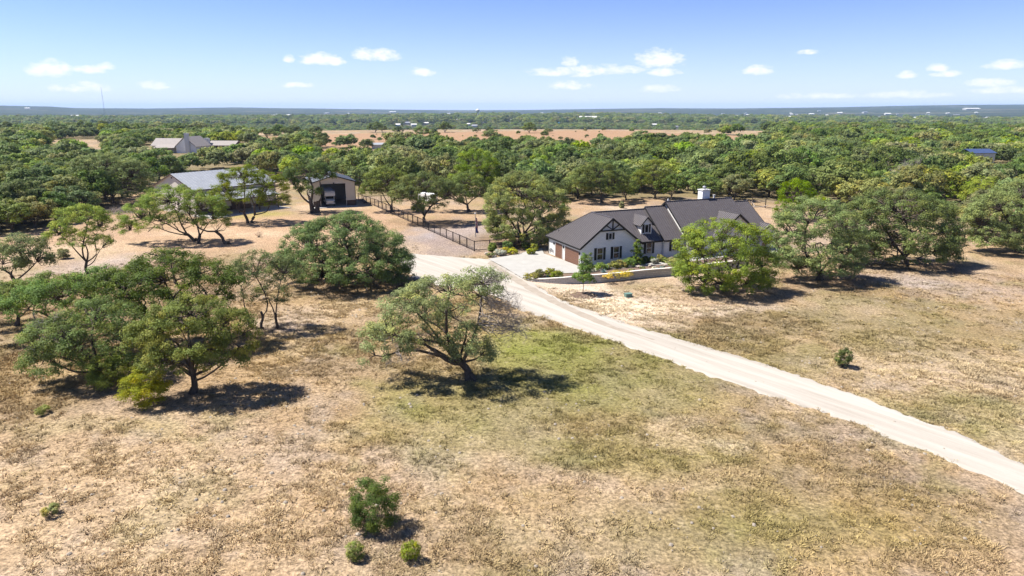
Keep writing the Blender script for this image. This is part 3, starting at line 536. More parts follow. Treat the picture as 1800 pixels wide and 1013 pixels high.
    for s in (-1,1):
        MB().box(s*.98-.16,-.15,.92,s*.98+.16,-.09,1.2).build('headlight', G['glass'], r); MB().box(s*1.32-.12,1.0,1.5,s*1.32+.12,1.12,1.95).build('mirror', G['steel'], r)
        for y in (.75, 7.6):
            wh = MB().tube([(s*.80,y,.42),(s*1.10,y,.42)],[.42,.42],18).build('wheel', G['tyre'], r); MB().tube([(s*1.09,y,.42),(s*1.125,y,.42)],[.22,.22],12).build('rim', G['galv'], wh)
    MB().box(-1.2,-.28,.5,1.2,-.1,.72).build('bumper', G['galv'], r, bevel=.04)
rv_shed()

# ---------------------------------------------------------------- fences, flag, walls, beds
def fence(name, pts, sp, hgt, label, rails=(.12, .97), mesh_wire=True, post=.15, group=None, m='rust'):
    f = empty(name, pts[0], 0, label, 'fence', group); o = Vector(pts[0]); wires = MB()
    for a, b in zip(pts[:-1], pts[1:]):
        a, b = Vector(a)-o, Vector(b)-o; n = max(1, round((b-a).length/sp))
        for k in range(n+1):
            if k == 0 and a.length > .01: continue
            p = a.lerp(b, k/n); wj = post*(1+.25*math.sin(k*7.1))
            MB().bar(p-Vector((0,0,.3)), p+Vector((0,0,hgt+.06)), wj).build('post', G[m], f)
        for q in rails: MB().bar(a+Vector((0,0,hgt*q)), b+Vector((0,0,hgt*q)), .09, .11).build('rail', G[m], f)
        if mesh_wire:
            for q in np.linspace(rails[0]+.1, rails[-1]-.08, 6): wires.bar(a+Vector((0,0,hgt*q)), b+Vector((0,0,hgt*q)), .012)
            L = (b-a).length
            for s in np.arange(.3, L, .3): p = a.lerp(b, s/L); wires.bar(p+Vector((0,0,hgt*rails[0])), p+Vector((0,0,hgt*rails[-1])), .010)
    if mesh_wire: wires.build('wire_mesh', G['steel'], f)
    return f
fence('pipe_fence', [at(630,352), at(659,362.5), at(834,442), at(861,440)], 3.3, 1.85, 'dark pipe fence with wire mesh along the grey gravel patch by the flagpole')
fence('pipe_fence', [at(640,358), at(700,354.5), at(765,352.5), at(830,350)], 6.0, 1.9, 'dark pipe fence behind the oaks in the fenced yard, starting beside the motorhome shed')
fence('pipe_fence', [at(861,440), at(905,434), at(951,432)], 4.0, 1.85, 'dark fence in tree shade joining the garage end of the house')
fence('pipe_fence', [at(985,346), at(1050,345), at(1120,343)], 4.2, 1.9, 'dark fence under the trees across the dry yard behind the house')
fence('pipe_fence', [at(1322,362), at(1345,366), at(1385,372)], 4.6, 2.3, 'dark post fence past the far end of the house by the dry lawn')
fence('pipe_fence', [at(1672,430), at(1704,424), at(1726,421)], 2.4, 1.6, 'short dark rail fence between the big oaks beside the sandy track', mesh_wire=False, rails=(.35,.95))
def flagpole():
    p = at(836, 417.5); f = empty('flagpole', p, 0, 'slim metal flagpole with white finial standing in the fenced yard', 'flagpole')
    MB().tube([(0,0,0),(0,0,4.6)],[.085,.06],8).build('pole', G['galv'], f); MB().tube([(0,0,4.58),(0,0,4.66),(0,0,4.78),(0,0,4.84)],[.04,.13,.13,.03],8).build('finial', G['fwhite'], f)
    fl = empty('flag', p+Vector((.08,0,.9)), 0, 'limp red, white and blue striped flag hanging down its pole', 'flag')
    # cloth hanging in folds: stripes slant down the folds, blue field at the low end
    nx, nz = 10, 30; rnd = random.Random(4)
    def pt(i, j):
        z = 3.0*(1-j/nz); sp = .26+.30*(j/nz)*(.75+.25*math.sin(j*.5)); x = sp*i/nx; y = .13*math.sin(i*1.25+j*.16)*(.5+.5*i/nx); return (x, y, z - .10*i/nx)
    strips = {'red': MB(), 'fwhite': MB(), 'blue': MB()}
    for j in range(nz):
        for i in range(nx):
            key = 'blue' if (j > 19 and i < 7) else ('red' if ((i+j*.8)//2.4) % 2 < 1 else 'fwhite')
            strips[key].poly([pt(i,j), pt(i,j+1), pt(i+1,j+1), pt(i+1,j)])
    for k, nm in (('red','red_stripes'),('fwhite','white_stripes'),('blue','blue_field')): strips[k].build(nm, G[k], fl, smooth=True)
flagpole()
RW = [(922,491),(940,495),(966,498),(1000,499.5),(1045,498),(1090,494),(1134,489),(1194,484),(1250,477),(1310,470)]
def rw_pts():
    P = [at(u, v) for u, v in RW]; out = []
    for i in range(len(P)-1):
        for k in range(6):
            t = k/6; p0, p1, p2, p3 = P[max(i-1,0)], P[i], P[i+1], P[min(i+2,len(P)-1)]
            out.append(.5*((2*p1)+(p2-p0)*t+(2*p0-5*p1+4*p2-p3)*t*t+(3*p1-p0-3*p2+p3)*t**3))
    return out+[P[-1]]
def retaining_wall():
    P = rw_pts(); n = len(P); hs = [.30+.85*min(1, max(0, (k-6)/16)) for k in range(n)]; w = MB(); cps = []
    o = empty('retaining_wall', P[0], 0, 'low curved limestone retaining wall with pale cap along the front garden', 'wall')
    nb = [Vector((-(P[min(k+1,n-1)]-P[max(k-1,0)]).y, (P[min(k+1,n-1)]-P[max(k-1,0)]).x, 0)).normalized() for k in range(n)]
    for k in range(n-1):
        a, b = P[k]-P[0], P[k+1]-P[0]; i = len(w.v); t = .35
        w.v += [tuple(a-Vector((0,0,.2))), tuple(b-Vector((0,0,.2))), tuple(b+Vector((0,0,hs[k+1]))), tuple(a+Vector((0,0,hs[k])))]+[tuple(x) for x in (a+nb[k]*t-Vector((0,0,.2)), b+nb[k+1]*t-Vector((0,0,.2)), b+nb[k+1]*t+Vector((0,0,hs[k+1])), a+nb[k]*t+Vector((0,0,hs[k])))]
        w.f += [(i,i+1,i+2,i+3),(i+5,i+4,i+7,i+6),(i+3,i+2,i+6,i+7)]
        c = MB(); e = -.06; d = (b-a)*.012
        A = [a+d+nb[k]*e, b-d+nb[k+1]*e, b-d+nb[k+1]*(t+.06), a+d+nb[k]*(t+.06)]; zz = [hs[k], hs[k+1], hs[k+1], hs[k]]
        c.prism([q+Vector((0,0,z+.004)) for q, z in zip(A, zz)], (0,0,.10)); c.build('cap_stone', G['cap'], o)
    w.build('block_courses', G['block'], o)
    return P, hs
RP, RH = retaining_wall()
def bed_z(x, y):                                             # planting bed falls from the wall top to the walk
    p = Vector((x, y, 0)); k = min(range(len(RP)), key=lambda i: (RP[i]-p).length); d = (RP[k]-p).length
    return max(.12, RH[k]-.10-d*.14)
sheet('planting_bed', [(990,484),(1020,482),(1036,479.5),(1062,477.5),(1100,473.5),(1140,469),(1180,464.5),(1230,458),(1310,450),(1312,466),(1250,473),(1194,480),(1134,485),(1090,490),(1045,494),(1000,495.5),(988,494)], G['mulch'], .3, 'dark mulched planting bed between the walk and retaining wall', 'garden bed', .05, zf=bed_z, step=.7)
sheet('planting_bed', [(927,485),(940,479.2),(984,478.8),(988,484),(985,494),(966,494),(940,491.5),(926,489)], G['mulch'], .12, 'small mulched bed of mixed shrubs at the corner of the concrete apron', 'garden bed', .05)
sheet('planting_bed', [(1036,473.5),(1058,473),(1100,469),(1127,466),(1127,459),(1170,455),(1200,453),(1200,458.5),(1164,462),(1100,469.5),(1062,474)], G['mulch'], .11, 'mulched foundation bed right along the front wall of the house', 'garden bed', .1)
sheet('garden_walk', [(1022,478),(1034,473.5),(1062,473),(1100,469),(1140,464.5),(1164,461.5),(1220,455.5),(1340,440),(1360,437),(1362,441),(1340,444.5),(1222,460),(1170,466),(1142,469),(1102,473.5),(1064,477.5),(1036,480)], G['concrete'], .16, 'pale concrete garden walk running along the front of the house', 'path', .03)
sheet('rubble_edge', [(924,492),(966,500),(1004,502),(1048,501),(1000,507),(960,505),(938,500)], mat('rubble', (.52,.40,.31), (.30,.23,.18), 3.5, .95, bump=1), .03, 'band of reddish rubble at the foot of the retaining wall', 'gravel', .3)
sheet('tree_ring', [(1000,519),(1015,514),(1040,515),(1052,520),(1040,525),(1012,525)], G['mulch'], .085, 'round mulch ring under the young tree beside the driveway', 'mulch', .2)

# ---------------------------------------------------------------- plants
def leaf_quads(C, nrm, size, asp, rng):
    n = len(C); r = rng.normal(size=(n,3)); t = np.cross(nrm, r); t /= np.linalg.norm(t, axis=1, keepdims=True)+1e-9; b = np.cross(nrm, t)
    s = size*(.6+.8*rng.random(n))[:, None]; L, Wd = t*s*.5, b*s*asp*.5
    V = np.stack([C-L, C-Wd+L*.1, C+L, C+Wd+L*.1], 1).reshape(-1, 3); F = np.arange(4*n).reshape(-1, 4); return V, F
def unit(a): return a/(np.linalg.norm(a, axis=-1, keepdims=True)+1e-9)
def crown_mesh(name, lobes, mat_, seed, clump_r=.75, per=110, size=.22, asp=.6, density=1.0, low=-.35, yellow=.12, flat=.75, upright=0):
    # lobes: (x,y,z,rx,ry,rz[,weight]); leaves sit in clumps over each lobe
    rng = np.random.default_rng(seed); CC = []; OUT = []
    for lb in lobes:
        x, y, z, rx, ry, rz = lb[:6]; w = lb[6] if len(lb) > 6 else 1
        area = 4*math.pi*((rx*ry)**1.6/3+(rx*rz)**1.6/3+(ry*rz)**1.6/3)**(1/1.6)*.7
        n = max(4, int(area/(clump_r**2*1.9)*density*w)); d = unit(rng.normal(size=(n*3, 3))); d = d[d[:, 2] > low][:n]
        k = (.62+.42*rng.random(len(d))**.7)[:, None]; CC.append(np.array([x, y, z])+d*k*np.array([rx, ry, rz])); OUT.append(unit(d/np.array([rx, ry, rz])))
    CC = np.vstack(CC); OUT = np.vstack(OUT); n = len(CC); keep = np.ones(n, bool)
    # thin out the clumps that are buried deep inside another lobe
    for i, p in enumerate(CC):
        for lb in lobes:
            q = ((p[0]-lb[0])/lb[3])**2+((p[1]-lb[1])/lb[4])**2+((p[2]-lb[2])/lb[5])**2
            if q < .55: keep[i] = rng.random() < .10; break
    keep &= CC[:, 2] > .18; CC, OUT = CC[keep], OUT[keep]; n = len(CC)
    rc = clump_r*(.55+.8*rng.random(n)); m = np.maximum(12, (per*(rc/clump_r)**2).astype(int)); idx = np.repeat(np.arange(n), m)
    d = unit(rng.normal(size=(len(idx), 3))); d[:, 2] = np.where(rng.random(len(idx)) < .6, np.abs(d[:, 2]), d[:, 2]); rad = rc[idx][:, None]*(rng.random(len(idx))**.42)[:, None]
    sc = np.array([1, 1, flat + upright]); P = CC[idx]+d*rad*sc; P[:, 2] = np.maximum(P[:, 2], .06)
    nrm = unit(d*1.0+OUT[idx]*.35+np.array([0, 0, .30])+rng.normal(size=d.shape)*.42)
    V, F = leaf_quads(P, nrm, size, asp, rng)
    cl = (.70+.60*rng.random(n))[idx]*(.78+.44*rng.random(len(idx))); ye = (rng.random(n)**3)[idx]*yellow*3+yellow*.4*rng.random(len(idx))
    T = np.stack([cl*(1+ye*1.3), cl*(1+ye*.55), cl*(1-ye*.5)], 1); T = np.repeat(T, 4, 0)
    return quads_mesh(name, V, F, T, mat_), CC
def limb(mb, a, b, r0, r1, rng, wob=.12, n=6, seg=5, sag=0):
    a, b = np.array(a, float), np.array(b, float); L = np.linalg.norm(b-a); pts = []
    off = rng.normal(size=3)*L*wob; off2 = rng.normal(size=3)*L*wob*.6
    for k in range(seg+1):
        t = k/seg; p = a+(b-a)*t+off*math.sin(math.pi*t)+off2*math.sin(2*math.pi*t)+np.array([0,0,sag*L])*math.sin(math.pi*t); pts.append(p)
    mb.tube(pts, [r0+(r1-r0)*(k/seg)**.8 for k in range(seg+1)], n, cap=False); return pts
def trunk_mesh(name, stems, lobes, clumps, seed, r=.3, mat_=None, twigs=.6, fork=.35, want_nodes=False, extra=None):
    rng = np.random.default_rng(seed+99); mb = MB(); nodes = []
    stems = [np.array(s, float) for s in stems]
    mine = {}
    for lb in lobes: mine.setdefault(int(np.argmin([np.hypot(*(q[:2]-np.array(lb[:2]))) for q in stems])), []).append(lb)
    for si, q in enumerate(stems):
        lbs = mine.get(si, [max(lobes, key=lambda l: l[2])]); cc = np.mean([l[:3] for l in lbs], 0); k = fork*.62
        top = np.array([q[0]+(cc[0]-q[0])*k*.7, q[1]+(cc[1]-q[1])*k*.7, max(.7, cc[2]*k)])
        pt_ = limb(mb, q+np.array([0,0,-.25]), top, r*1.15, r*.85, rng, .06, 9, 5); nodes.append(pt_[-1])
        for _ in range(4): an = rng.random()*6.28; mb.tube([q+np.array([0,0,r*1.6]), q+np.array([math.cos(an)*r*1.7, math.sin(an)*r*1.7, -.1])], [r*.75, r*.25], 5, cap=False)
        for lb in lbs:
            c = np.array(lb[:3]); rr = r*(.34+.28*min(1, lb[3]/max(l[3] for l in lobes))); st_ = pt_[-1] if rng.random() < .6 else pt_[-2]
            p2 = limb(mb, st_, c, rr, rr*.35, rng, .085, 6, 7, sag=.05); nodes += p2[1:]
    nodes = np.array(nodes)
    for c in clumps[rng.random(len(clumps)) < twigs]:
        dd = np.linalg.norm(nodes-c, axis=1)+np.maximum(0, nodes[:, 2]-c[2])*.8; a = nodes[int(np.argmin(dd))]; L = np.linalg.norm(c-a)
        limb(mb, a, c, min(r*.30, .02+L*.020), .012, rng, .12, 4, 4, sag=.04)
    for e in (extra or []): e(mb, rng, nodes)
    m = mb.mesh(name); m.materials.append(mat_ or G['bark']); m.polygons.foreach_set('use_smooth', [True]*len(m.polygons)); return (m, nodes) if want_nodes else m
def plant_tree(name, loc, cm, tm, label, cat='tree', group=None, rz=0, s=1.0, sz=None):
    t = empty(name, loc, rz, label, cat, group); t.scale = (s, s, sz or s)
    for nm, m in (('trunk', tm), ('crown', cm)):
        if m is None: continue
        o = bpy.data.objects.new(nm, m); COL.objects.link(o); o.parent = t
    return t
def hero(name, u, v, lobes_px, kind, label, stems=None, seed=1, r=.3, twigs=.6, fork=.4, bare=None, **kw):
    # lobes_px: (u, v, half width px, half height px, depth offset m[, depth ratio, weight]) measured in the photo at the trunk's distance
    p = at(u, v); k = ppm(p+Vector((0,0,4))); lobes = []; cz = math.cos(PITCH)
    for lb in lobes_px:
        lu, lv, hw, hh, dy = lb[:5]; dr = lb[5] if len(lb) > 5 else .9; w = lb[6] if len(lb) > 6 else 1
        d = ray(lu, lv); y = p.y+dy; t = y/d[1]; x = d[0]*t-p.x; z = CAM_H+d[2]*t; rx = hw/k*1.08
        # a lobe of depth ry seen from above looks taller than it is
        ry = rx*dr; dep = math.asin(min(.9, (CAM_H-3)/math.hypot(p.y, CAM_H))); rz = max(.40*rx if hh > .5*hw else .28*rx, math.sqrt(max(.05, (hh/k)**2-(ry*math.sin(dep))**2))/math.cos(dep))
        z = max(z, rz*.6); lobes.append((x, dy, z, rx, ry, rz, w))
    st = [(0,0,0)] if not stems else [((at(a, b)-p).x, (at(a, b)-p).y, 0) for a, b in stems]
    kw['size'] = kw.get('size', .22)*.88; kw['per'] = int(kw.get('per', 110)*1.04)
    cm, cl = crown_mesh('crown', lobes, L_[kind], seed, **kw); tm, nodes = trunk_mesh('trunk', st, lobes, cl, seed, r, None, twigs, fork, True)
    t = plant_tree(name, p, cm, tm, label)
    if bare:
        mb = MB(); rng = np.random.default_rng(seed)
        for e in bare: e(mb, rng, nodes)
        mb.build('bare_twigs', G['dead'], t)
    return t
def bare_twigs(cx, cz, cy, rad, n, ln=1.4):                   # spray of leafless twigs
    def f(mb, rng, nodes):
        for _ in range(n):
            d = unit(rng.normal(size=3)); c = np.array([cx, cy, cz])+d*rad*rng.random()**.5; a = nodes[int(np.argmin(np.linalg.norm(nodes-c, axis=1)))]
            pts = limb(mb, a, c, .05, .018, rng, .14, 4, 4)
            for q in range(5):
                e = c+unit(d+rng.normal(size=3)*.8)*ln*(.4+.6*rng.random()); pp = limb(mb, pts[-2] if q % 2 else pts[-1], e, .020, .006, rng, .15, 3, 3)
                for w in range(3): limb(mb, pp[2], pp[2]+unit(rng.normal(size=3)+d*.5)*ln*.45, .010, .005, rng, .1, 3, 2)
    return f
# the big trees of the yard, one by one
hero('live_oak', 828, 668, [(790,515,72,34,0,.95),(850,500,42,30,.5,.9,.75),(730,545,55,40,-.5,.9,.9),(688,590,44,40,-1,.9,.65),(660,625,24,32,-1.2,.9,.75),(818,608,42,38,-.3,.8,1.5),(845,625,26,24,.3,.8,1.2),(745,560,52,30,2,1,.6),(800,560,40,22,1.5,1,.4),(720,602,34,18,.3,.9,.9),(670,600,36,34,.8,.9,.9),(745,580,40,24,-1,.9,.7)], 'olive',
     'spreading oak with twisted bare limbs standing alone below the driveway', seed=3, r=.36, twigs=.8, fork=.5, size=.17, per=120, clump_r=.62, density=.85,
     bare=[bare_twigs(2.9, 6.6, .2, 1.5, 26), bare_twigs(4.0, 5.3, 0, .9, 12), bare_twigs(-6.5, 3.2, -.8, 1.6, 16, 1.0), bare_twigs(-4.2, 3.4, 0, 1.2, 10, .9), bare_twigs(2.6,8.6,.4,1.2,12)])
hero('live_oak', 340, 690, [(335,555,60,34,0),(395,570,48,26,.4),(285,585,52,28,-.3),(330,600,70,24,-.6,.9,.8),(300,640,56,20,-1.2,.8,.9),(390,632,46,18,-.6,.8,.9),(425,590,22,24,.2,.9,.8),(250,610,30,22,-.8,.9,.8),(370,615,50,18,-1,.8,.8),(290,625,40,18,-1.4,.8,.8),(420,610,26,16,-.5,.8,.8)], 'light', 'yellow-green oak with one dark trunk at the front of the left grove', seed=5, r=.28, fork=.55, size=.18, per=125, clump_r=.6, yellow=.22)
hero('live_oak', 178, 668, [(120,590,70,36,0),(170,560,60,36,1),(90,625,42,30,-.5,.9,.8),(215,600,44,34,.5),(180,640,34,36,-.6,.9,.9),(100,640,50,22,-1.2,.8,.9),(140,610,60,30,-1,.8,.9),(215,640,36,28,-.6,.8,.8)], 'oak', 'dark green oak with grey dead twigs on the outer side of the left grove', seed=7, r=.3, fork=.45, size=.18, per=120, clump_r=.65, bare=[bare_twigs(-3.6,5.2,-1,1.5,16)])
hero('live_oak', 265, 610, [(290,495,85,40,0),(220,510,60,40,.5),(350,490,55,32,.8),(250,545,80,34,-1,.9,.8),(365,520,40,24,0,.9,.8),(300,460,60,26,2,1,.9),(200,550,60,28,-1,.8,.8),(300,560,60,24,-1.4,.8,.8),(390,500,30,24,.6,.9,.8)], 'dark', 'broad dark oak in the middle of the left grove, its top highest', seed=8, r=.34, fork=.45, size=.19, per=115, clump_r=.7)
hero('live_oak', 120, 600, [(120,520,60,36,0),(60,535,50,30,.4),(170,500,44,32,.6),(20,545,44,26,0)], 'oak', 'grey-green oak at the back of the left grove nearest the old stony patch', seed=9, r=.26, fork=.45, size=.19, per=115, clump_r=.68)
hero('live_oak', 465, 578, [(450,485,46,42,0),(500,480,30,34,.3),(420,500,28,36,-.2),(470,520,44,26,0,.9,.55)], 'oak', 'slender oak clump with several thin trunks beside the round dark oak', stems=[(440,576),(463,580),(486,578)], seed=11, r=.16, fork=.55, size=.17, per=95, clump_r=.58, density=.85)
hero('live_oak', 612, 498, [(600,425,80,44,0),(655,440,58,40,.3),(545,435,52,42,-.3),(610,462,104,34,-1,.85),(690,462,36,32,.3),(520,462,36,30,-.5),(610,400,50,26,1.5),(570,484,50,20,-2,.7),(650,486,52,20,-2,.7),(700,484,30,18,0,.8)], 'dark', 'large round dark oak with low dense skirts between driveway and barn', seed=13, r=.4, fork=.4, size=.2, per=125, clump_r=.72, density=1.0, low=-.6)
hero('juniper', 155, 490, [(140,385,42,24,0),(175,400,26,20,.3),(105,412,26,20,-.3),(150,425,44,14,.2,.8,.6),(180,435,14,14,.2,.8,.7)], 'juniper', 'open bright green juniper with bare lower trunk beside the left edge track', seed=15, r=.22, fork=.6, size=.22, per=95, clump_r=.6, asp=.4, yellow=.2)
hero('juniper', 345, 427, [(300,355,46,28,0),(350,365,40,30,.5),(250,385,36,28,-.3),(375,385,26,34,.2),(300,390,56,18,-.3,.8,.6),(230,405,18,16,-.4)], 'juniper', 'wide leaning juniper with several red-brown trunks in front of the barn', stems=[(345,424),(349,428),(402,430)], seed=17, r=.3, fork=.5, size=.25, per=105, clump_r=.72, asp=.4, yellow=.2)
hero('juniper', 440, 392, [(430,318,40,26,0),(470,330,34,26,.4),(400,345,30,22,-.3),(480,355,30,16,.2,.9,.8),(440,345,46,16,.2,.9,.6)], 'juniper', 'upright juniper with forked trunk shading the barn porch', stems=[(443,392),(436,392)], seed=19, r=.3, fork=.6, size=.28, per=105, clump_r=.8, asp=.4, yellow=.15)
hero('live_oak', 553, 373, [(540,304,36,22,0),(566,308,22,18,.4),(518,325,22,24,-.2),(540,338,26,12,0,.9,.5)], 'oak', 'oak with thick dark trunk standing right beside the motorhome shed', stems=[(551,374),(558,374)], seed=21, r=.55, fork=.5, size=.3, per=90, clump_r=.85, density=.9)
hero('live_oak', 915, 428, [(915,345,56,40,0),(958,365,40,38,.4),(884,365,30,34,-.4),(920,395,62,30,-1,.85),(970,390,28,28,0),(872,395,18,26,0),(925,322,34,18,1),(900,415,34,16,-1.5,.7),(945,415,36,16,-1.5,.7),(985,408,20,16,0,.8)], 'olive', 'large pale olive oak with full crown beside the garage end of the house', seed=23, r=.42, fork=.4, size=.23, per=120, clump_r=.75, low=-.6)
hero('live_oak', 1275, 512, [(1265,420,62,34,0),(1315,430,40,32,.3),(1225,435,34,32,-.3),(1270,465,78,34,-.8,.85),(1335,470,32,28,0),(1220,480,30,26,-.4),(1290,490,60,22,-1,.8),(1240,500,40,16,-1.6,.7),(1310,500,40,16,-1.4,.7),(1345,490,24,18,-.4,.8)], 'fresh', 'bushy bright green oak in front of the porch of the white house', seed=25, r=.34, fork=.4, size=.2, per=125, clump_r=.72, low=-.6)
hero('live_oak', 1440, 492, [(1430,385,56,38,0),(1475,405,40,40,.4),(1395,415,36,38,-.3),(1435,440,74,34,-.8,.85),(1490,440,30,32,0),(1385,455,26,26,0),(1450,470,52,18,-1,.8,.8),(1400,472,34,16,-1.6,.7),(1475,478,36,15,-1.4,.7),(1500,465,22,20,0,.8)], 'oak', 'tall broad oak just past the far end of the house', seed=27, r=.4, fork=.4, size=.22, per=125, clump_r=.78, low=-.5)
hero('live_oak', 1590, 464, [(1570,370,66,38,0),(1630,385,46,38,.5),(1520,390,42,40,-.3),(1590,415,84,34,-.8,.85),(1655,410,30,34,0),(1510,420,34,28,-.3),(1600,440,70,20,-.9,.8,.8),(1540,448,40,16,-1.6,.7),(1640,446,44,18,-1.4,.7),(1668,430,22,26,0,.8)], 'oak', 'very wide grey-green oak at the edge of the stony grass patch', seed=29, r=.42, fork=.4, size=.24, per=125, clump_r=.85, low=-.6)
hero('live_oak', 1788, 444, [(1760,370,50,34,0),(1800,350,50,36,.8),(1725,395,30,30,-.2),(1770,410,56,22,-.4,.85),(1820,400,40,34,0),(1740,425,40,18,-.4,.8),(1800,430,40,16,-.6,.8)], 'oak', 'dense low oak beside the short rail fence by the sandy track', seed=31, r=.36, fork=.45, size=.25, per=120, clump_r=.8, yellow=.08)
hero('live_oak', 28, 505, [(30,440,46,26,0),(5,465,36,30,.3),(65,460,28,22,0),(-30,450,40,30,0)], 'oak', 'grey-green oak left of the bare-trunk juniper beside the track', seed=33, r=.3, fork=.45, size=.22, per=105, clump_r=.72)
hero('live_oak', 30, 572, [(40,520,50,28,0),(0,530,46,30,0),(85,505,30,26,.4)], 'oak', 'low oak on the outer flank of the left grove', seed=35, r=.22, fork=.4, size=.2, per=105, clump_r=.66)
hero('live_oak', 745, 393, [(745,330,46,26,0),(715,345,28,22,-.3),(785,345,30,26,.4),(760,362,34,16,-.2,.9,.7)], 'oak', 'oak inside the fenced yard behind the grey gravel patch', seed=37, r=.34, fork=.45, size=.28, per=90, clump_r=.8)
hero('live_oak', 825, 372, [(820,325,32,22,0),(800,340,26,18,-.2),(845,340,24,18,.2),(770,330,26,16,.4)], 'oak', 'leaning oak inside the fenced yard behind the flagpole', seed=38, r=.3, fork=.5, size=.28, per=90, clump_r=.8)
hero('juniper', 850, 343, [(835,288,32,24,0),(855,300,22,26,.3),(815,310,22,22,0),(845,325,30,16,0,.9,.8)], 'juniper', 'brilliant green juniper rising behind the pale oak beside the garage', seed=39, r=.3, fork=.3, size=.34, per=95, clump_r=.95, asp=.45, low=-.6, yellow=.15)
hero('live_oak', 200, 358, [(185,300,50,30,0),(230,310,36,30,.3),(150,310,32,30,-.3),(195,335,66,16,0,.85,.7)], 'oak', 'dark-trunked oak between the brush pile and the barn gable', seed=41, r=.42, fork=.4, size=.3, per=95, clump_r=.9)
hero('live_oak', 690, 372, [(680,320,36,24,0),(660,335,26,20,0),(710,330,24,20,.3)], 'oak', 'oak at the fence corner near the motorhome shed', seed=43, r=.32, fork=.45, size=.3, per=85, clump_r=.85)
hero('live_oak', 1058, 357, [(1050,310,36,24,0),(1025,322,28,22,-.2),(1080,322,26,22,.3),(1055,335,34,12,0,.9,.7)], 'oak', 'oak in the dry yard behind the garage roof', seed=45, r=.34, fork=.45, size=.3, per=90, clump_r=.9)
hero('juniper', 1152, 348, [(1150,308,24,26,0),(1125,318,18,18,0),(1165,325,18,18,.2)], 'juniper', 'narrow bright juniper behind the ridge of the middle roof', seed=47, r=.26, fork=.3, size=.32, per=95, clump_r=.85, asp=.45, low=-.6)
hero('juniper', 1405, 388, [(1400,345,30,28,0),(1385,368,22,22,-.2),(1425,360,26,24,.2)], 'juniper', 'bright green juniper behind the tall broad oak by the dry lawn', seed=49, r=.26, fork=.3, size=.28, per=100, clump_r=.8, asp=.45, low=-.6)
hero('juniper', 1735, 372, [(1735,335,34,24,0),(1760,340,26,22,.3),(1710,345,20,18,0)], 'juniper', 'rounded green juniper beside the sandy track gap', seed=51, r=.26, fork=.3, size=.28, per=95, clump_r=.8, asp=.45, low=-.6)
# young tree and shrubs --------------------------------------------------------
def cone_tree(name, u, v, hpx, wpx, kind, label, seed, bottom=.2, trunk_r=.05, cat='tree', z=0):
    p = at(u, v, z); k = ppm(p)*.97; Hh = hpx/k; Wd = wpx/k/2; lobes = []; rng = random.Random(seed)
    for q in range(9):
        t = bottom+(1-bottom)*(q+.3)/9.4; w = Wd*(1-((t-bottom)/(1-bottom))**1.4*.88)*(.8+.3*rng.random()); a = q*2.4; o = w*.35
        lobes.append((math.cos(a)*o, math.sin(a)*o, Hh*t, w*.72, w*.72, max(.25, Hh*.085)))
    cm, cl = crown_mesh('crown', lobes, L_[kind], seed, clump_r=.30, per=46, size=.15, density=1.0, yellow=.2); mb = MB(); mb.tube([(0,0,-.1),(.03,.02,Hh*.4),(0,0,Hh*.92)],[trunk_r,trunk_r*.7,.01],6)
    r2 = np.random.default_rng(seed)
    for c in cl[r2.random(len(cl)) < .5]: limb(mb, (0,0,c[2]*.85), c, .018, .006, r2, .05, 4, 2)
    tm = mb.mesh('trunk'); tm.materials.append(G['bark']); plant_tree(name, p, cm, tm, label, cat)
cone_tree('young_tree', 1025, 517, 72, 40, 'fresh', 'young slender tree in a mulch ring beside the driveway', 61, bottom=.30)
def bush(name, u, v, wpx, hpx, kind, label, seed, group=None, z=0, leaf=.13, per=70, cr=None, cat='shrub', asp=.5, loose=1.0):
    p = at(u, v, z); p.z = z; k = ppm(p)*.95; w = wpx/k/2; hh = hpx/k*1.0; rng = random.Random(seed); lobes = [(0,0,hh*.46,w*.80,w*.76,hh*.52),(0,0,hh*.26,w*.82,w*.78,hh*.26)]
    for q in range(5):
        a = q*1.26+rng.random(); o_ = .4+.22*rng.random(); q_ = .36+.18*rng.random(); lobes.append((math.cos(a)*w*o_, math.sin(a)*w*o_, hh*(.32+.32*rng.random()), w*q_, w*q_, hh*(.28+.14*rng.random())))
    cm, cl = crown_mesh('crown', lobes, L_[kind], seed, clump_r=cr or max(.14, w*.30), per=per, size=leaf, asp=asp, density=loose, low=-.8, yellow=.15)
    mb = MB(); r2 = np.random.default_rng(seed)
    for c in cl[::max(1, len(cl)//14)]: limb(mb, (r2.normal()*.04, r2.normal()*.04, -.05), c, .022, .006, r2, .08, 4, 3)
    tm = mb.mesh('stems'); tm.materials.append(G['bark']); t = plant_tree(name, p, cm, None, label, cat, group); o = bpy.data.objects.new('stems', tm); COL.objects.link(o); o.parent = t; t.children[0].name = 'foliage'; return t
bush('shrub', 660, 926, 92, 82, 'dark', 'round dark green shrub alone in the foreground grass', 71, leaf=.085, per=150, cr=.34)
bush('shrub', 626, 984, 30, 34, 'light', 'small upright yellow-green juniper seedling near the round dark shrub, pointed tips', 72, leaf=.14, per=26, cr=.16, asp=.22)
bush('shrub', 722, 984, 33, 36, 'light', 'small yellow-green seedling with straw-coloured twigs near the round dark shrub', 73, leaf=.14, per=26, cr=.17, asp=.22)
bush('shrub', 1481, 645, 28, 34, 'oak', 'little grey-green sapling alone in the grass right of the driveway', 74, leaf=.12, per=50, cr=.24, loose=.8)
bush('grass_clump', 75, 727, 26, 12, 'gold', 'green weed clump in the dry grass below the left grove', 75, leaf=.10, per=60)
bush('grass_clump', 92, 905, 28, 20, 'olive', 'brownish weed clump alone in the near left grass', 76, leaf=.08, per=60)
bush('shrub', 468, 401, 22, 17, 'dry', 'greyish dry round shrub on the bare soil by the porch juniper', 77, leaf=.12, per=22, loose=.6, asp=.25)
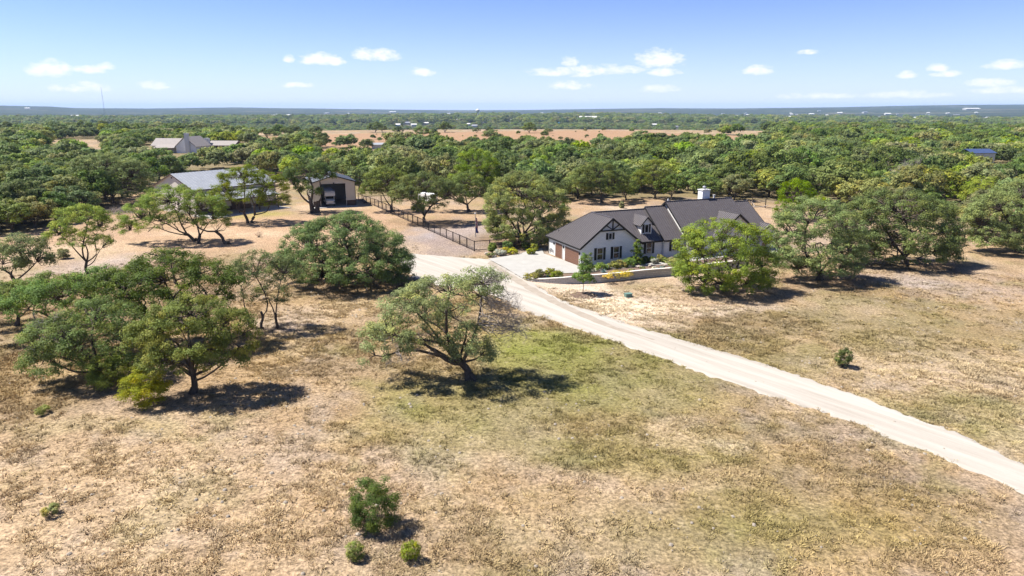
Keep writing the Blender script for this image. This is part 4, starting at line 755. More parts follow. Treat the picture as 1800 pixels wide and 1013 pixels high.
bush('shrub', 455, 417, 14, 9, 'dry', 'low brown dry shrub on the bare soil path', 78, leaf=.12, per=22, loose=.6, asp=.25)
bush('shrub', 113, 455, 20, 18, 'olive', 'pale green shrub beside the bare-trunk juniper', 79, leaf=.16)
bush('shrub', 258, 712, 78, 64, 'light', 'yellow-green oak sprout bush at the front foot of the left grove', 80, leaf=.13, per=120, cr=.45)
bush('shrub', 196, 680, 76, 54, 'light', 'low yellow-green oak sprouts under the dark outer oak', 81, leaf=.13, per=110, cr=.45)
bush('shrub', 735, 372, 24, 12, 'dark', 'low dark shrub under the oak inside the fenced yard', 82, leaf=.2)
bush('shrub', 990, 370, 8, 14, 'oak', 'tiny upright shrub in the dry yard behind the garage', 83, leaf=.2); bush('shrub', 1093, 366, 9, 12, 'olive', 'thin shrub in the dry yard near the middle roof', 84, leaf=.2)
GP = [ # garden plants: kind, u, v, w, h, leaf, label
 ('fresh',1022,482,0,0,0,''),
 ('fresh',1056,474,22,10,.16,'leafy green perennial under the first window of the gable'),('agave',1066,473,9,8,.2,'blue-grey clump between green perennials at the gable wall'),('gold',1077,472,20,11,.15,'grassy light green clump under the second gable window'),
 ('gold',1092,470,18,11,.15,'grassy light green clump right of the second gable window'),('fresh',1106,469,22,13,.15,'dense green shrub at the foot of the cone evergreen'),
 ('dark',1134,460,9,9,.14,'small dark shrub left of the shuttered front window'),('fresh',1145,459.5,10,8,.14,'small round green shrub below the shuttered front window'),('silver',1151,463,12,8,.14,'silvery round shrub beside the garden walk'),('gold',1160,459.5,10,11,.14,'yellowish shrub beside the downspout'),
 ('dark',1167,461,8,9,.13,'black-green potted plant at the downspout'),('gold',1183,466,28,12,.15,'golden-green spreading shrub at the bend of the walk'),('dry',1180,460,10,8,.14,'straw coloured grass by the porch corner'),
 ('yellow',1090,486,34,9,.12,'long mound of yellow flowers above the retaining wall'),('yellow',1068,489,16,6,.12,'small mound of yellow flowers left of the long one'),('gold',1108,482,12,6,.12,'green edge plant right of the yellow flowers'),
 ('olive',1110,477,9,5,.14,'thin grassy plant in the open mulch'),('olive',1129,473.5,8,5,.14,'thin grassy plant next to a pale rock in the mulch'),('silver',1152,476,11,7,.14,'silvery shrub on the wall top'),('agave',1164,474.5,9,7,.16,'blue-green clump on the wall top near the bend'),
 ('gold',934,491,22,11,.13,'yellow-green rounded shrub at the driveway end of the corner bed'),('olive',949,486,14,12,.13,'thin twiggy shrub in the corner bed'),('gold',967,486,16,13,.13,'yellow-green shrub in the middle of the corner bed'),('light',979,490,20,14,.13,'grassy yellow-green shrub at the house end of the corner bed'),
 ('fresh',866,444,14,15,.16,'bright green shrub at the end post of the fence'),('silver',880,447,18,8,.16,'silvery low shrub among pale stones by the apron'),('gold',887,443,13,8,.15,'yellow-flowered shrub behind the silvery shrub'),('fresh',893,438,14,12,.16,'bushy green shrub at the shaded fence'),
 ('gold',900,445,16,8,.15,'spreading golden shrub along the apron edge'),('dark',924,437,12,10,.16,'dark shrub in the shade near the garage'),('light',940,439,12,10,.16,'round light green shrub nearest the garage corner'),('gold',933,445.5,13,8,.15,'golden round shrub by the apron near the garage'),('olive',862,450,12,5,.14,'low brownish plant by the apron corner'),
 ('gold',1205,472,26,10,.15,'golden shrub half hidden behind the bushy bright oak')]
for i, (k, u, v, w, hh, lf, lab) in enumerate(GP):
    if not w: continue
    p = at(u, v); zz = .1
    if 470 < v < 490 and u > 1060: zz = bed_z(p.x, p.y)
    bush('garden_plant', u, v+1, w*1.15, hh*1.1, k, lab, 100+i, z=zz, leaf=lf*1.25, per=40, cat='plant')
def agave(u, v, wpx, label, z=.1):
    p = at(u, v); a = empty('agave', (p.x, p.y, z), 0, label, 'plant'); rng = random.Random(int(u)); R = wpx/ppm(p)/2; mb = MB()
    for q in range(30):
        an = q*2.39996; e = .25+1.1*(q/30); d = Vector((math.cos(an)*math.cos(e), math.sin(an)*math.cos(e), math.sin(e))); s = Vector((-math.sin(an), math.cos(an), 0))*.06; c = d*R*(1.1+.1*rng.random())
        mb.poly([-s, s, c*.5+s*1.4, c, c*.5-s*1.4])
    m = mb.build('rosette', L_['agave'], a); at_ = m.data.attributes.new('tint', 'FLOAT_COLOR', 'POINT'); at_.data.foreach_set('color', [1.0]*4*len(m.data.vertices))
agave(962, 489, 15, 'blue agave rosette in the corner bed'); agave(1061, 486, 14, 'blue agave rosette beside the yellow flowers', .5)
cone_tree('evergreen_shrub', 1036, 481, 36, 24, 'fresh', 'tall pointed green shrub at the garage corner of the gable', 91, bottom=.1, cat='shrub'); cone_tree('evergreen_shrub', 1119, 467, 47, 28, 'fresh', 'cone-shaped evergreen at the inner corner right of the gable', 92, bottom=.08, cat='shrub')
def rock(u, v, s, label, z=0, seed=0):
    p = at(u, v); rng = np.random.default_rng(seed); import bmesh
    bm = bmesh.new(); bmesh.ops.create_icosphere(bm, subdivisions=2, radius=s)
    for q in bm.verts: q.co *= .75+.5*rng.random(); q.co.z *= .6
    m = bpy.data.meshes.new('boulder'); bm.to_mesh(m); bm.free(); m.materials.append(G['rock']); o = bpy.data.objects.new('boulder', m); COL.objects.link(o); o.location = (p.x, p.y, z+s*.25); tag(o, label, 'rock')
rock(880,449,.55,'pale boulder in front of the silvery shrub by the apron',0,1); rock(855,447,.4,'pale boulder next to the fence end post',0,2); rock(869,452,.45,'brown flat boulder by the apron corner',0,3); rock(914,447,.28,'small brown stone at the apron edge',0,4); rock(1122,475,.32,'pale stone in the open mulch above the wall',.5,5); rock(1142,473,.28,'reddish stone in the mulch near the walk',.45,6); rock(1170,473,.36,'pale stone by the golden shrub at the bend',.55,7); rock(1058,492,.3,'orange stone left of the yellow flowers',.6,8); rock(629,940,.16,'white stone at the foot of the round dark shrub',0,9)
def utility_box():
    p = at(1104,522); b = empty('utility_box', p, .3, 'small green utility box in the pale grass below the retaining wall', 'utility box'); MB().box(-.45,-.35,-.05,.45,.35,.42).build('cabinet', G['green_box'], b, bevel=.04); MB().box(-.5,-.4,.42,.5,.4,.5).build('lid', G['green_box'], b, bevel=.02)
utility_box()
def brush_pile():
    p = at(205, 374); rng = np.random.default_rng(5); mb = MB()
    for q in range(260):
        a = rng.normal(size=3)*[2.6,1.6,.1]+[0,0,.2]; h = max(.1, 1.7-abs(a[0])*.45); b = a+unit(rng.normal(size=3)*[1,1,.35])*1.3; b[2] = abs(b[2])*.6+h*rng.random(); mb.tube([a, (a+b)/2+rng.normal(size=3)*.1, b], [.05,.035,.012], 4, cap=False)
    o = mb.build('brush_pile', G['dead'], None); o.location = p; tag(o, 'heap of grey cut branches under the dark-trunked oak', 'brush pile')
brush_pile()
def log_pile():
    p = at(1318, 367); rng = np.random.default_rng(6); lp = empty('fallen_branches', p, 0, 'pale fallen branches piled at the fence past the far house roof', 'branches')
    for q in range(14):
        a = rng.normal(size=3)*[2.0,1.2,.2]+[0,0,.5]; b = a+unit(rng.normal(size=3)*[1,.6,.3])*2.4; a[2] = abs(a[2]); b[2] = abs(b[2]); MB().tube([a,(a+b)/2+rng.normal(size=3)*.15,b],[.12,.09,.04],6).build('branch', G['dead'], lp)
log_pile()
def pickup(u, v, label, rz):
    p = at(u, v); c = empty('parked_trailer', p, rz, label, 'trailer'); MB().box(-1.1,-2.6,.55,1.1,2.6,2.6).build('body', G['rv'], c, bevel=.12); MB().box(-.6,-2.63,1.5,.6,-2.6,2.1).build('window', G['glass'], c); MB().bar((0,2.6,.6),(0,3.7,.5),.1).build('hitch', G['steel'], c)
    for s in (-1,1): MB().tube([(s*1.0,0,.36),(s*1.2,0,.36)],[.36,.36],14).build('wheel', G['tyre'], c)
pickup(752, 357, 'white trailer half hidden by oaks at the back of the fenced yard', .9)

# ---------------------------------------------------------------- woods
TOWN = [(507,213,9),(530,209,7),(610,214,6),(640,216,5),(655,215,7),(700,222,8),(715,219,14),(728,222,10),(748,219,10),(795,214,8),(805,212,9),(825,221,8),(835,224,10),(1035,210,30),(1020,211,14),(905,212,8),(955,204,12),(997,213,5),(1097,204,6),(1150,222,8),(1177,213,12),(1190,226,8),(1295,206,10),(1300,212,8),(1321,214,7),(133,206,9),(128,205,5),(575,201,8),(690,198,10),(330,210,6),(275,209,8),(310,210,6),(1386,207,8),(1388,210,6),(1426,202,7),(1450,207,6),(1457,207,8),(1476,200,7),(1494,206,9),(1520,199,7),(1530,213,9),(1560,202,8),(1546,210,8),(1606,209,7),(1707,193,18),(1681,204,7),(1708,214,8),(1628,216,7),(1606,213,5),(1700,224,4),(1725,213,5),(1440,196,5),(1418,212,8),(49,192,6),(1630,204,6),(1650,211,5)]
_r = random.Random(12)
TOWN += [(_r.uniform(470,1790), _r.uniform(199,219), _r.uniform(2.5,6)) for _ in range(120)]
def variant(seed, kind, w, hgt, nl=6, clump_r=.85, per=62, size=.40, asp=.6, low=-.6, r=.22, stems=None, density=.85, flat=.7, yellow=.12):
    rng = random.Random(seed); lobes = [(0,0,hgt*.60,w*.32,w*.32,hgt*.32)]
    for q in range(nl):
        a = q*6.283/nl+rng.random()*.7; d = w*.27*(.8+.4*rng.random()); rr = w*(.17+.08*rng.random()); lobes.append((math.cos(a)*d, math.sin(a)*d, hgt*(.36+.24*rng.random()), rr, rr, hgt*(.20+.09*rng.random())))
    st = stems or [(0,0,0)]; cm, cl = crown_mesh('crown', lobes, L_[kind], seed, clump_r=clump_r, per=per, size=size, asp=asp, low=low, density=density, flat=flat, yellow=yellow)
    tm = trunk_mesh('trunk', st, lobes[:5], cl, seed, r, None, .35, .4); return cm, tm
VAR = {'oak': [variant(200+i, 'oak', 9.0+.5*i, 6.8+.3*(i % 3), 6+i % 2) for i in range(4)], 'dark': [variant(220+i, 'dark', 8.6+.7*i, 7.0, 6, low=-.5) for i in range(2)], 'olive': [variant(230+i, 'olive', 8.6, 6.6, 6) for i in range(3)],
       'juniper': [variant(240+i, 'juniper', 6.2, 6.4, 5, clump_r=.7, size=.36, asp=.45, low=-.85, yellow=.18) for i in range(2)], 'light': [variant(250+i, 'light', 8.0, 6.2, 6) for i in range(2)]}
KLAB = {'oak':'grey-green live oak','dark':'dark green live oak','olive':'dull olive oak','juniper':'bright green juniper','light':'yellow-green oak'}
DEAD = trunk_mesh('trunk', [(0,0,0)], [(0,0,4.4,3,3,1.8),(1.6,.6,4,2,2,1.4),(-1.6,-.4,4.2,2,2,1.4)], np.random.default_rng(4).normal(size=(150,3))*[2.4,2.4,1.1]+[0,0,4.6], 77, .22, G['dead'], 1.0, .4, extra=[bare_twigs(0,5,0,3.0,60,1.6)])
def woods():
    rng = np.random.default_rng(17); pts = []
    heroes = [(o.location.x, o.location.y) for o in COL.objects if o.parent is None and o.name.split('.')[0] in ('live_oak','juniper')]
    # jittered scatter over the wedge the photo sees, thinned by the clearings
    for band0, band1, cl in ((95, 460, 9.0), (460, 1000, 9.6), (1000, 2350, 12.0), (2350, 3600, 17)):
        gx, gy = np.meshgrid(np.arange(-band1*.92, band1*.92, cl), np.arange(max(60, band0*.6), band1, cl)); x = gx.ravel()+rng.uniform(-.48,.48,gx.size)*cl; y = gy.ravel()+rng.uniform(-.48,.48,gx.size)*cl
        r = np.hypot(x, y); k = (r >= band0) & (r < band1) & (np.abs(x) < y*.86+8); x, y = x[k], y[k]; k = wood_mask(x, y); x, y = x[k], y[k]
        gap = fbm(x/38, y/38, 91, 3); k = (gap < .63) & (rng.random(len(x)) < .93); pts.append(np.stack([x[k], y[k]], 1))
    P = np.vstack(pts); keep = np.ones(len(P), bool)
    for hx, hy in heroes: keep &= np.hypot(P[:, 0]-hx, P[:, 1]-hy) > 5.0
    for bx_, by_, br in ((-73,178,17),(-54,182,12),(-195,402,24),(-168,418,18),(196,289,8),(-120,345,10),(-20,370,0)): keep &= np.hypot(P[:, 0]-bx_, P[:, 1]-by_) > br
    # keep the sight line to the two far ranch buildings and the blue shed open enough
    azp = np.arctan2(P[:, 0], P[:, 1]); rp = np.hypot(P[:, 0], P[:, 1])
    for (x0, y0, wd, dep) in ((-192,400,24,125),(-166,418,20,100),(201,293,9,70),(-103,383,8,25)):
        a0, r0 = math.atan2(x0, y0), math.hypot(x0, y0); keep &= ~((np.abs(azp-a0) < wd/r0) & (rp > r0-dep) & (rp < r0+12))
    for u, v, w in TOWN:                                      # clearings and roads in front of the far buildings
        q = at_far(u, v); a0, r0 = math.atan2(q.x, q.y), math.hypot(q.x, q.y); keep &= ~((np.abs(azp-a0) < (w/2+1.5)/FPX) & (rp > r0-420) & (rp < r0+25))
    P = P[keep]; P = P[np.argsort(np.hypot(P[:, 0], P[:, 1]))]
    # crest of the dry ridge: single trees
    crest = [(660,233,30),(672,232,20),(700,236,22),(742,243,34),(782,233,30),(865,250,36),(860,236,20),(838,234,16),(930,234,30),(962,234,14),(985,246,10),(1360,244,22),(1300,243,14),(1045,254,18),(470,243,30),(505,240,26)]; left = [(95,238,34),(128,236,30),(150,240,38),(182,238,34),(215,243,40),(255,240,32),(290,236,26),(20,244,40),(55,242,34),(350,240,26),(385,238,24),(425,240,26)]
    n_ind = 250; zones = lambda u: 'in the wood around the barn' if u < 560 else ('in the wood beyond the fenced yard' if u < 950 else ('in the wood behind the white house' if u < 1380 else 'in the thick wood past the wide oaks'))
    kinds = ['oak']*9+['dark']*4+['olive']*5+['juniper']*3+['light']*3
    for i in range(n_ind):
        x, y = P[i]; u, v = project(x, y, 0); k = kinds[rng.integers(len(kinds))]; cm, tm = VAR[k][rng.integers(len(VAR[k]))]; s = 1.0+.75*rng.random()**1.5
        plant_tree('juniper' if k == 'juniper' else 'live_oak', (x, y, float(th(x, y))), cm, tm, f'{KLAB[k]} {zones(u)}', 'tree', f'{KLAB[k]}s {zones(u)}', rng.random()*6.28, s, s*(.9+.3*rng.random()))
    for q, (u, v) in enumerate(((22,410),(62,400),(98,392),(132,380),(48,378),(8,388),(112,366),(80,372),(150,366),(-20,402),(30,396),(1180,352),(1235,350),(1290,352),(1100,352),(965,352),(1015,349))):
        p = at(u, v); k = ('oak','olive','dark')[q % 3]; cm, tm = VAR[k][q % len(VAR[k])]; s = .95+.35*rng.random()
        if u < 200: lab, gp = f'{KLAB[k]} in the thicket left of the brush pile', f'{KLAB[k]}s in the thicket left of the brush pile'
        else: lab, gp = f'{KLAB[k]} at the edge of the dry yard behind the house', f'{KLAB[k]}s at the edge of the yard behind the house'
        plant_tree('live_oak', p, cm, tm, lab, 'tree', gp, rng.random()*6.28, s, s)
    for (u, v, w) in crest:
        q = at_far(u, v); s = w/ppm(q)/8.6; cm, tm = VAR['dark'][u % 2]; plant_tree('live_oak', q-Vector((0,0,.2)), cm, tm, 'dark round oak standing alone on the dry open ridge', 'tree', 'lone dark oaks on the dry ridge', rng.random()*6, s*.95, s*.8)
    for (u, v, w) in left:
        q = at_far(u, v); s = w/ppm(q)/8.6; k = ('dark','oak')[(u//5) % 2]; cm, tm = VAR[k][u % 2]; plant_tree('live_oak', q-Vector((0,0,.2)), cm, tm, f'tall {KLAB[k]} standing above the wood around the far white ranch house', 'tree', f'tall {KLAB[k]}s around the far white ranch house', rng.random()*6, s*.95, s*.95)
    for u, v, w, lab in ((1592,352,56,'grey leafless dead tree rising from the wood past the wide oaks'),(1640,358,30,'small grey dead tree next to the large dead one'),(1556,358,30,'grey dead tree half hidden among olive oaks'),):
        q = at(u, v); s = w/ppm(q)/8.0; t = plant_tree('dead_tree', q, None, DEAD, lab, 'tree', None, u, s*1.1, s*1.25)
    return P[n_ind:]
FARP = woods()
def instances(name, protos, pts, scale, rot, idx, label, cat, colors=None, sz=None):
    # one object: points that carry small prototypes (geometry nodes)
    pc = bpy.data.collections.new(name+'_kinds')
    for k, m in enumerate(protos): o = bpy.data.objects.new(f'{name}_kind_{k:02d}', m); pc.objects.link(o)
    me = bpy.data.meshes.new(name); me.vertices.add(len(pts)); me.vertices.foreach_set('co', np.asarray(pts, np.float32).ravel())
    def attr(nm, typ, key, val): a = me.attributes.new(nm, typ, 'POINT'); a.data.foreach_set(key, np.ascontiguousarray(val).ravel())
    sc = np.stack([scale, scale, scale if sz is None else sz], 1).astype(np.float32); attr('isc', 'FLOAT_VECTOR', 'vector', sc); attr('irot', 'FLOAT_VECTOR', 'vector', np.stack([0*rot, 0*rot, rot], 1).astype(np.float32)); attr('iidx', 'INT', 'value', idx.astype(np.int32))
    if colors is not None: c = np.ones((len(pts), 4), np.float32); c[:, :3] = colors; attr('tcol', 'FLOAT_COLOR', 'color', c)
    o = bpy.data.objects.new(name, me); COL.objects.link(o); ng = bpy.data.node_groups.new(name, 'GeometryNodeTree'); ng.interface.new_socket('Geometry', in_out='INPUT', socket_type='NodeSocketGeometry'); ng.interface.new_socket('Geometry', in_out='OUTPUT', socket_type='NodeSocketGeometry')
    N, L = ng.nodes, ng.links; gi, go = N.new('NodeGroupInput'), N.new('NodeGroupOutput'); ip = N.new('GeometryNodeInstanceOnPoints'); ci = N.new('GeometryNodeCollectionInfo'); ci.inputs['Collection'].default_value = pc; ci.inputs['Separate Children'].default_value = True; ci.inputs['Reset Children'].default_value = True
    def na(nm, t): n = N.new('GeometryNodeInputNamedAttribute'); n.data_type = t; n.inputs['Name'].default_value = nm; return n.outputs['Attribute']
    L.new(gi.outputs[0], ip.inputs['Points']); L.new(ci.outputs[0], ip.inputs['Instance']); ip.inputs['Pick Instance'].default_value = True
    L.new(na('iidx', 'INT'), ip.inputs['Instance Index']); L.new(na('irot', 'FLOAT_VECTOR'), ip.inputs['Rotation']); L.new(na('isc', 'FLOAT_VECTOR'), ip.inputs['Scale']); L.new(ip.outputs[0], go.inputs[0])
    md = o.modifiers.new('instances', 'NODES'); md.node_group = ng; return tag(o, label, cat, kind='stuff')
def far_woods():
    def small(seed, kind, w=8.6, hgt=6.4):
        rng = random.Random(seed); lobes = [(0,0,hgt*.6,w*.33,w*.33,hgt*.3)]+[(math.cos(a*1.26)*w*.28, math.sin(a*1.26)*w*.28, hgt*(.42+.2*rng.random()), w*.22, w*.22, hgt*.24) for a in range(5)]
        return crown_mesh('far_crown', lobes, L_[kind], seed, clump_r=1.0, per=46, size=.55, asp=.7, low=-.7, density=.95, flat=.75)[0]
    pr = [small(300,'oak'), small(301,'oak'), small(302,'dark'), small(303,'olive'), small(304,'juniper',7), small(305,'light'), small(306,'oak',10), small(307,'dark')]
    P = FARP; n = len(P); rng = np.random.default_rng(23); r = np.hypot(P[:, 0], P[:, 1]); z = terrain(P[:, 0], P[:, 1]); w = rng.choice(8, n, p=[.22,.2,.14,.13,.07,.06,.12,.06]); s = (.78+.85*rng.random(n))*np.where(r > 2350, 1.9, 1)*np.where(r > 1000, 1.25, np.where(r > 460, 1.06, 1.0))
    # scrub on the dry ridge
    c = []
    while len(c) < 90:
        u, v = rng.uniform(440,1340), rng.uniform(231,256)
        if in_poly(np.array([u]), np.array([v]), FIELDS[0])[0]: q = at_far(u, v); c.append((q.x, q.y, q.z))
    c = np.array(c); pts = np.vstack([np.stack([P[:, 0], P[:, 1], z-.1], 1), c-[0,0,.1]]); w = np.concatenate([w, rng.integers(0, 4, 90)]); s = np.concatenate([s, .16+.75*rng.random(90)**3])
    instances('distant_woodland', pr, pts, s, rng.random(len(s))*6.28, w, 'far-off mass of oak and juniper woodland reaching to the valley', 'woodland', sz=s*(.9+.3*rng.random(len(s))))
far_woods()

# ---------------------------------------------------------------- far buildings, masts, water tower
def far_house(name, u, v, rz, label, wpx, build):
    p = at(u, v); t = empty(name, p, rz, label, 'house'); build(t); return t
def fh1(t):                                                   # long white house with grey gable roofs and a chimney
    MB().box(-14,-5,-.3,8,6,4.2).build('wall', G['white'], t); MB().prism([(-14,-5,4.2),(-14,6,4.2),(-14,.5,7.6)], (.2,0,0)).build('gable_wall', G['white'], t)
    for s, y in ((-1,-5.6),(1,6.6)): roof_slope(t, [(-14.4,y,3.9),(9,y,3.9),(9,.5,7.8),(-14.4,.5,7.8)], (0,s,-.5), G['farroof'], seam=50)
    MB().prism([(2.2,-7.5,-.3),(13.8,-7.5,-.3),(13.8,-7.5,4),(8,-7.5,8.6),(2.2,-7.5,4)], (0,.3,0)).build('gable_wall', G['stone'], t); MB().box(2.3,-7.2,-.3,13.7,7,4).build('wall', G['white'], t)
    for s, x in ((-1,1.6),(1,14.4)): roof_slope(t, [(x,-8,3.6),(8,-8,9.0),(8,8,9.0),(x,8,3.6)], (s,0,-.7), G['farroof'], seam=50)
    MB().box(8.6,-9.0,0,10.8,-7.6,11.0).build('chimney', G['white'], t)
    roof_slope(t, [(-10,-9.5,3.0),(2,-9.5,3.0),(2,-5,4.6),(-10,-5,4.6)], (0,-1,-.3), G['farroof'], seam=50, name='porch_roof')
    MB().box(-10,-9.2,0,-9.6,-5,3).build('porch_wall', G['white'], t)
    for x in (-8.4,-5.6): MB().box(x,-5.06,.6,x+1.4,-5.003,2.9).build('window', G['glass'], t)
far_house('ranch_house', 318, 268, -.12, 'white ranch house with grey gable roofs and chimney, far behind the barn', 80, fh1)
def fh2(t):
    MB().box(-8,-2,-.3,8.5,5,3.2).build('wall', G['redbrick'], t); MB().box(-9.2,-3.6,0,-6.6,-1.4,7.2).build('chimney', G['white'], t)
    for s, y in ((-1,-4.2),(1,6)): roof_slope(t, [(-7.5,y,3.1),(9.6,y,3.1),(9.6,1.2,5.6),(-7.5,1.2,5.6)], (0,s,-.4), G['farroof'], seam=50)
    for x in (-5,-.5,4,9): MB().box(x,-4.0,0,x+.3,-3.7,3.0).build('post', G['white'], t)
    for x in (-4,0.8,5.2): MB().box(x,-2.06,.3,x+1.8,-2.003,2.6).build('window', G['glass'], t)
    MB().box(-7,-9,-.2,15,-4.2,.25).build('terrace', G['concrete'], t)
far_house('guest_house', 392, 264.5, -.1, 'low brick guest house with grey roof and detached white chimney, far behind the barn', 55, fh2)
def shed_far(u, v, m, label, w, d, hh, rz=0, wall='interior'):
    p = at_far(u, v); t = empty('farm_shed', p, rz, label, 'shed'); MB().box(-w/2,-d/2,-.5,w/2,d/2,hh).build('wall', G[wall], t)
    for s in (-1,1): roof_slope(t, [(-w/2-.4,s*(d/2+.4),hh-.1),(w/2+.4,s*(d/2+.4),hh-.1),(w/2+.4,0,hh+d*.16),(-w/2-.4,0,hh+d*.16)], (0,s,-.3), G[m], seam=50)
    return t
shed_far(1711, 302, 'bluemetal', 'dark blue metal roofed shed showing above the right-hand wood', 9.5, 8, 7.6, .1); shed_far(674, 262, 'barnroof', 'dim grey livestock shed in the shade of oaks below the ridge', 13, 6, 2.8)
def water_tower():
    q = at_far(840, 211); D = math.hypot(q.x, q.y); k = FPX/D; hh = 18/k; t = empty('water_tower', q, 0, 'white water tower on a slim stem in the far valley', 'water tower')
    MB().tube([(0,0,-2),(0,0,hh*.06),(0,0,hh*.6),(0,0,hh*.72)],[hh*.09,hh*.05,hh*.045,hh*.06],12).build('stem', G['white'], t, True); n = 10; MB().tube([(0,0,hh*(.86-.15*math.cos(math.pi*i/n))) for i in range(n+1)],[max(.2,hh*.2*math.sin(math.pi*i/n)) for i in range(n+1)],20).build('tank', G['white'], t, True)
water_tower()
def mast(u, vtop, vbase, label):
    q = at_far(u, vbase); D = math.hypot(q.x, q.y)
    if D > 3800: q = Vector((q.x*3800/D, q.y*3800/D, 0)); q.z = th(q.x, q.y); D = 3800
    hh = CAM_H+(189.5-vtop)/FPX*q.y*1.03-q.z; w = max(.6, D*.00016); t = empty('radio_mast', q-Vector((0,0,1)), 0, label, 'mast'); m = MB()
    for a in range(3): m.bar((math.cos(a*2.1)*w, math.sin(a*2.1)*w, 0), (math.cos(a*2.1)*w*.6, math.sin(a*2.1)*w*.6, hh), w*.55)
    for z in np.linspace(0, hh, 24)[:-1]: m.bar((-w*.8,0,z),(w*.8,0,z+hh/24),w*.35)
    m.build('lattice', G['galv'], t); MB().bar((0,0,hh),(0,0,hh*1.04),w*.3).build('antenna', G['galv'], t)
mast(183, 157, 192, 'tall thin radio mast on the skyline above the far white ranch house'); mast(1213, 193, 214, 'short thin radio mast standing in the valley beyond the white house')
def town():
    rng = random.Random(12); spots = TOWN
    gm = {}
    for i, (u, v, w) in enumerate(spots):
        q = at_far(u, v); D = math.hypot(q.x, q.y); wd = w/FPX*D; wd = max(7, wd); hh = max(8.0, min(14, wd*.32)); dp = wd*.6
        key = 0
        if key not in gm:
            gm[key] = (MB().box(-.5,-.3,-1.6,.5,.3,.62).mesh('wall'), MB().prism([(-.54,-.36,.6),(-.54,.36,.6),(-.54,0,1)], (1.08,0,0)).mesh('roof')); gm[key][0].materials.append(G['white']); gm[key][1].materials.append(G['white'])
            r2 = MB().prism([(-.54,-.36,.6),(-.54,.36,.6),(-.54,0,1)], (1.08,0,0)).mesh('roof'); r2.materials.append(G['galv']); gm['g'] = r2; r3 = r2.copy(); r3.materials.clear(); r3.materials.append(G['farroof']); gm['d'] = r3
        t = empty('town_building', q, rng.uniform(-.5,.5), None, None); t.scale = (wd, dp/.6, hh)
        big = i == 13
        for nm, m in (('wall', gm[0][0]), ('roof', gm[0][1] if (big or i % 3) else gm['g'])):
            o = bpy.data.objects.new(nm, m); COL.objects.link(o); o.parent = t
        if big: tag(t, 'long white warehouse, the widest building in the far valley', 'building')
        elif u < 470: tag(t, 'tiny pale building among trees below the far left skyline', 'building', 'tiny pale buildings below the far left skyline')
        elif u > 1360: tag(t, 'tiny white-roofed building on the wooded slopes beyond the right-hand wood', 'building', 'tiny buildings on the far right slopes')
        else: tag(t, 'tiny white-roofed building among trees in the far valley town', 'building', 'tiny buildings of the far valley town')
    q = at_far(979, 218); t = empty('town_building', q, 0, 'small teal-blue roofed building in the far valley', 'building'); D = math.hypot(q.x, q.y); wd = 8/FPX*D; t.scale = (wd, wd, 6)
    m = gm[0][1].copy(); m.materials.clear(); m.materials.append(G['cyan']); m0 = gm[0][0].copy(); m0.materials.clear(); m0.materials.append(G['cyan'])
    for nm, mm in (('wall', m0), ('roof', m)): o = bpy.data.objects.new(nm, mm); COL.objects.link(o); o.parent = t
town()

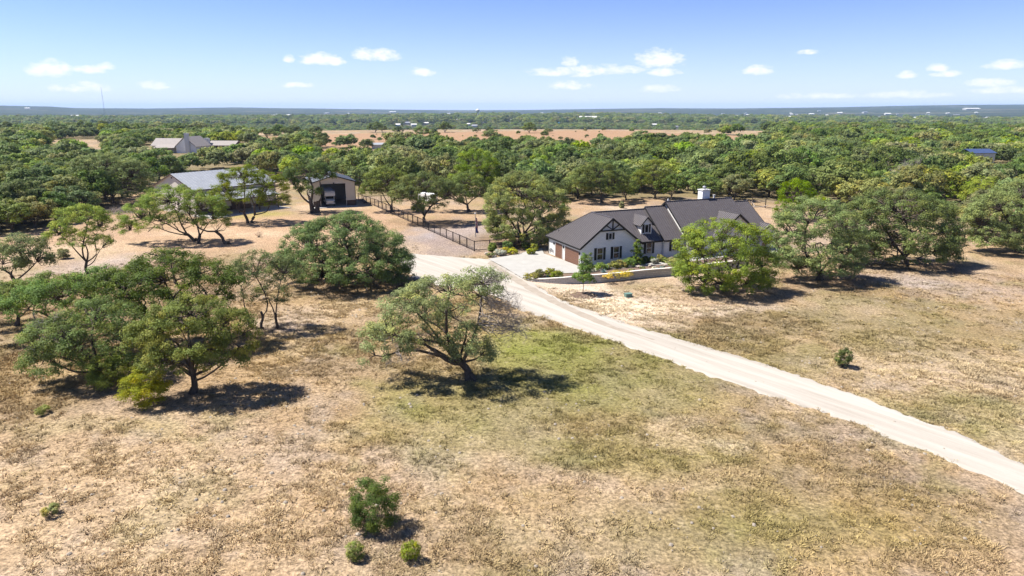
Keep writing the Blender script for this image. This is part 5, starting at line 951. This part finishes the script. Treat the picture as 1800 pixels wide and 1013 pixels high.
# ---------------------------------------------------------------- grass, weeds and small stones of the pasture
def pasture():
    rng = np.random.default_rng(31); pr = []
    gm = bpy.data.materials.new('grass_blades'); gm.use_nodes = True; N, L = gm.node_tree.nodes, gm.node_tree.links; p = N['Principled BSDF']; p.inputs['Roughness'].default_value = .8; p.inputs['Specular IOR Level'].default_value = .1
    a = N.new('ShaderNodeAttribute'); a.attribute_name = 'tcol'; a.attribute_type = 'INSTANCER'; L.new(a.outputs['Color'], p.inputs['Base Color'])
    for s in range(4):
        n = 26; c = rng.normal(size=(n, 2))*.13; V = []; F = []
        for i in range(n):
            an = rng.random()*6.28; ln = .10+.15*rng.random(); lean = rng.normal(size=2)*.09+c[i]*.5; w = .020+.014*rng.random(); dx, dy = math.cos(an)*w, math.sin(an)*w; k = len(V)
            V += [(c[i][0]-dx, c[i][1]-dy, -.02), (c[i][0]+dx, c[i][1]+dy, -.02), (c[i][0]+lean[0]+dx*.4, c[i][1]+lean[1]+dy*.4, ln), (c[i][0]+lean[0]-dx*.4, c[i][1]+lean[1]-dy*.4, ln)]; F.append((k, k+1, k+2, k+3))
        pr.append(quads_mesh('tuft', np.array(V), np.array(F), None, gm))
    n = 115000; r = np.sqrt(rng.uniform(26**2, 125**2, n)); r = np.where(rng.random(n) < .6, 26+(r-26)*.62, r); az = rng.uniform(-.70,.70,n); x = np.sin(az)*r; y = np.cos(az)*r
    u, v = project(x, y, 0*x); ok = np.ones(n, bool)
    ok &= ~in_poly(u, v, DRIVE); ok &= ~in_poly(u, v, [(850,455),(950,430),(1120,390),(1400,380),(1420,440),(1200,500),(1050,512),(930,505)]); ok &= ~((u > 380) & (u < 640) & (v < 392)) & ~in_poly(u, v, [(715,395),(790,380),(870,400),(870,455),(740,445)])
    dn = fbm(x/1.7, y/1.7, 71, 4); ok &= rng.random(n) < (sstep(.40, .62, dn)*.7+.10)*(.25+1.1*sstep(.36,.64,fbm(x/11, y/11, 73, 3))); x, y = x[ok], y[ok]; col = ground_colour(x, y); k = len(x)
    j = (1.0+.8*rng.random(k))[:, None]; col = np.clip(col*j*np.array([.98,1.0,.90]), 0, 1)
    s = (.45+.95*rng.random(k)**2)*np.where(np.hypot(x, y) > 70, 1.25, 1); z = np.zeros(k)+(fbm(x/3.1, y/3.1, 77, 4)-.5)*.10
    instances('pasture_grass', pr, np.stack([x, y, z], 1), s, rng.random(k)*6.28, rng.integers(0, 4, k), 'short dry tufted grass scattered all over the pasture', 'grass', col, sz=s*.5)
    # limestone chips
    ch = []
    for s in range(3):
        V = np.array([(-1,-1,-.3),(1,-1,-.3),(1,1,-.3),(-1,1,-.3),(-.7,-.6,.5),(.6,-.7,.45),(.7,.6,.55),(-.6,.7,.4)])*(.8+.4*rng.random((8,3))); F = np.array([(0,1,5,4),(1,2,6,5),(2,3,7,6),(3,0,4,7),(4,5,6,7)]); ch.append(quads_mesh('chip', V, F, None, G['rock']))
    n = 6000; r = np.sqrt(rng.uniform(26**2, 110**2, n)); az = rng.uniform(-.68,.68,n); x = np.sin(az)*r; y = np.cos(az)*r; u, v = project(x, y, 0*x); ok = (fbm(x/5, y/5, 83, 3) > .52) & ~in_poly(u, v, [(850,455),(950,430),(1400,380),(1420,440),(1200,500),(930,505)]) & (v > 440); x, y = x[ok], y[ok]; k = len(x)
    instances('stone_chips', ch, np.stack([x, y, np.zeros(k)+.03], 1), .03+.10*rng.random(k)**4, rng.random(k)*6.28, rng.integers(0, 3, k), 'loose pale limestone chips lying on the pasture', 'stones')
pasture()

# ---------------------------------------------------------------- haze
def haze():
    o = MB().box(-26000,-26000,-115,26000,26000,140).build('haze', bpy.data.materials.new('haze_air')); m = o.data.materials[0]; m.use_nodes = True; N, L = m.node_tree.nodes, m.node_tree.links; N.clear()
    out = N.new('ShaderNodeOutputMaterial'); v = N.new('ShaderNodeVolumePrincipled'); v.inputs['Color'].default_value = (.46,.64,.98,1); v.inputs['Density'].default_value = 4.4e-5; v.inputs['Anisotropy'].default_value = 0.0; L.new(v.outputs[0], out.inputs['Volume'])
    tag(o, 'thin blue summer haze over the valley', 'haze', kind='stuff')
haze()
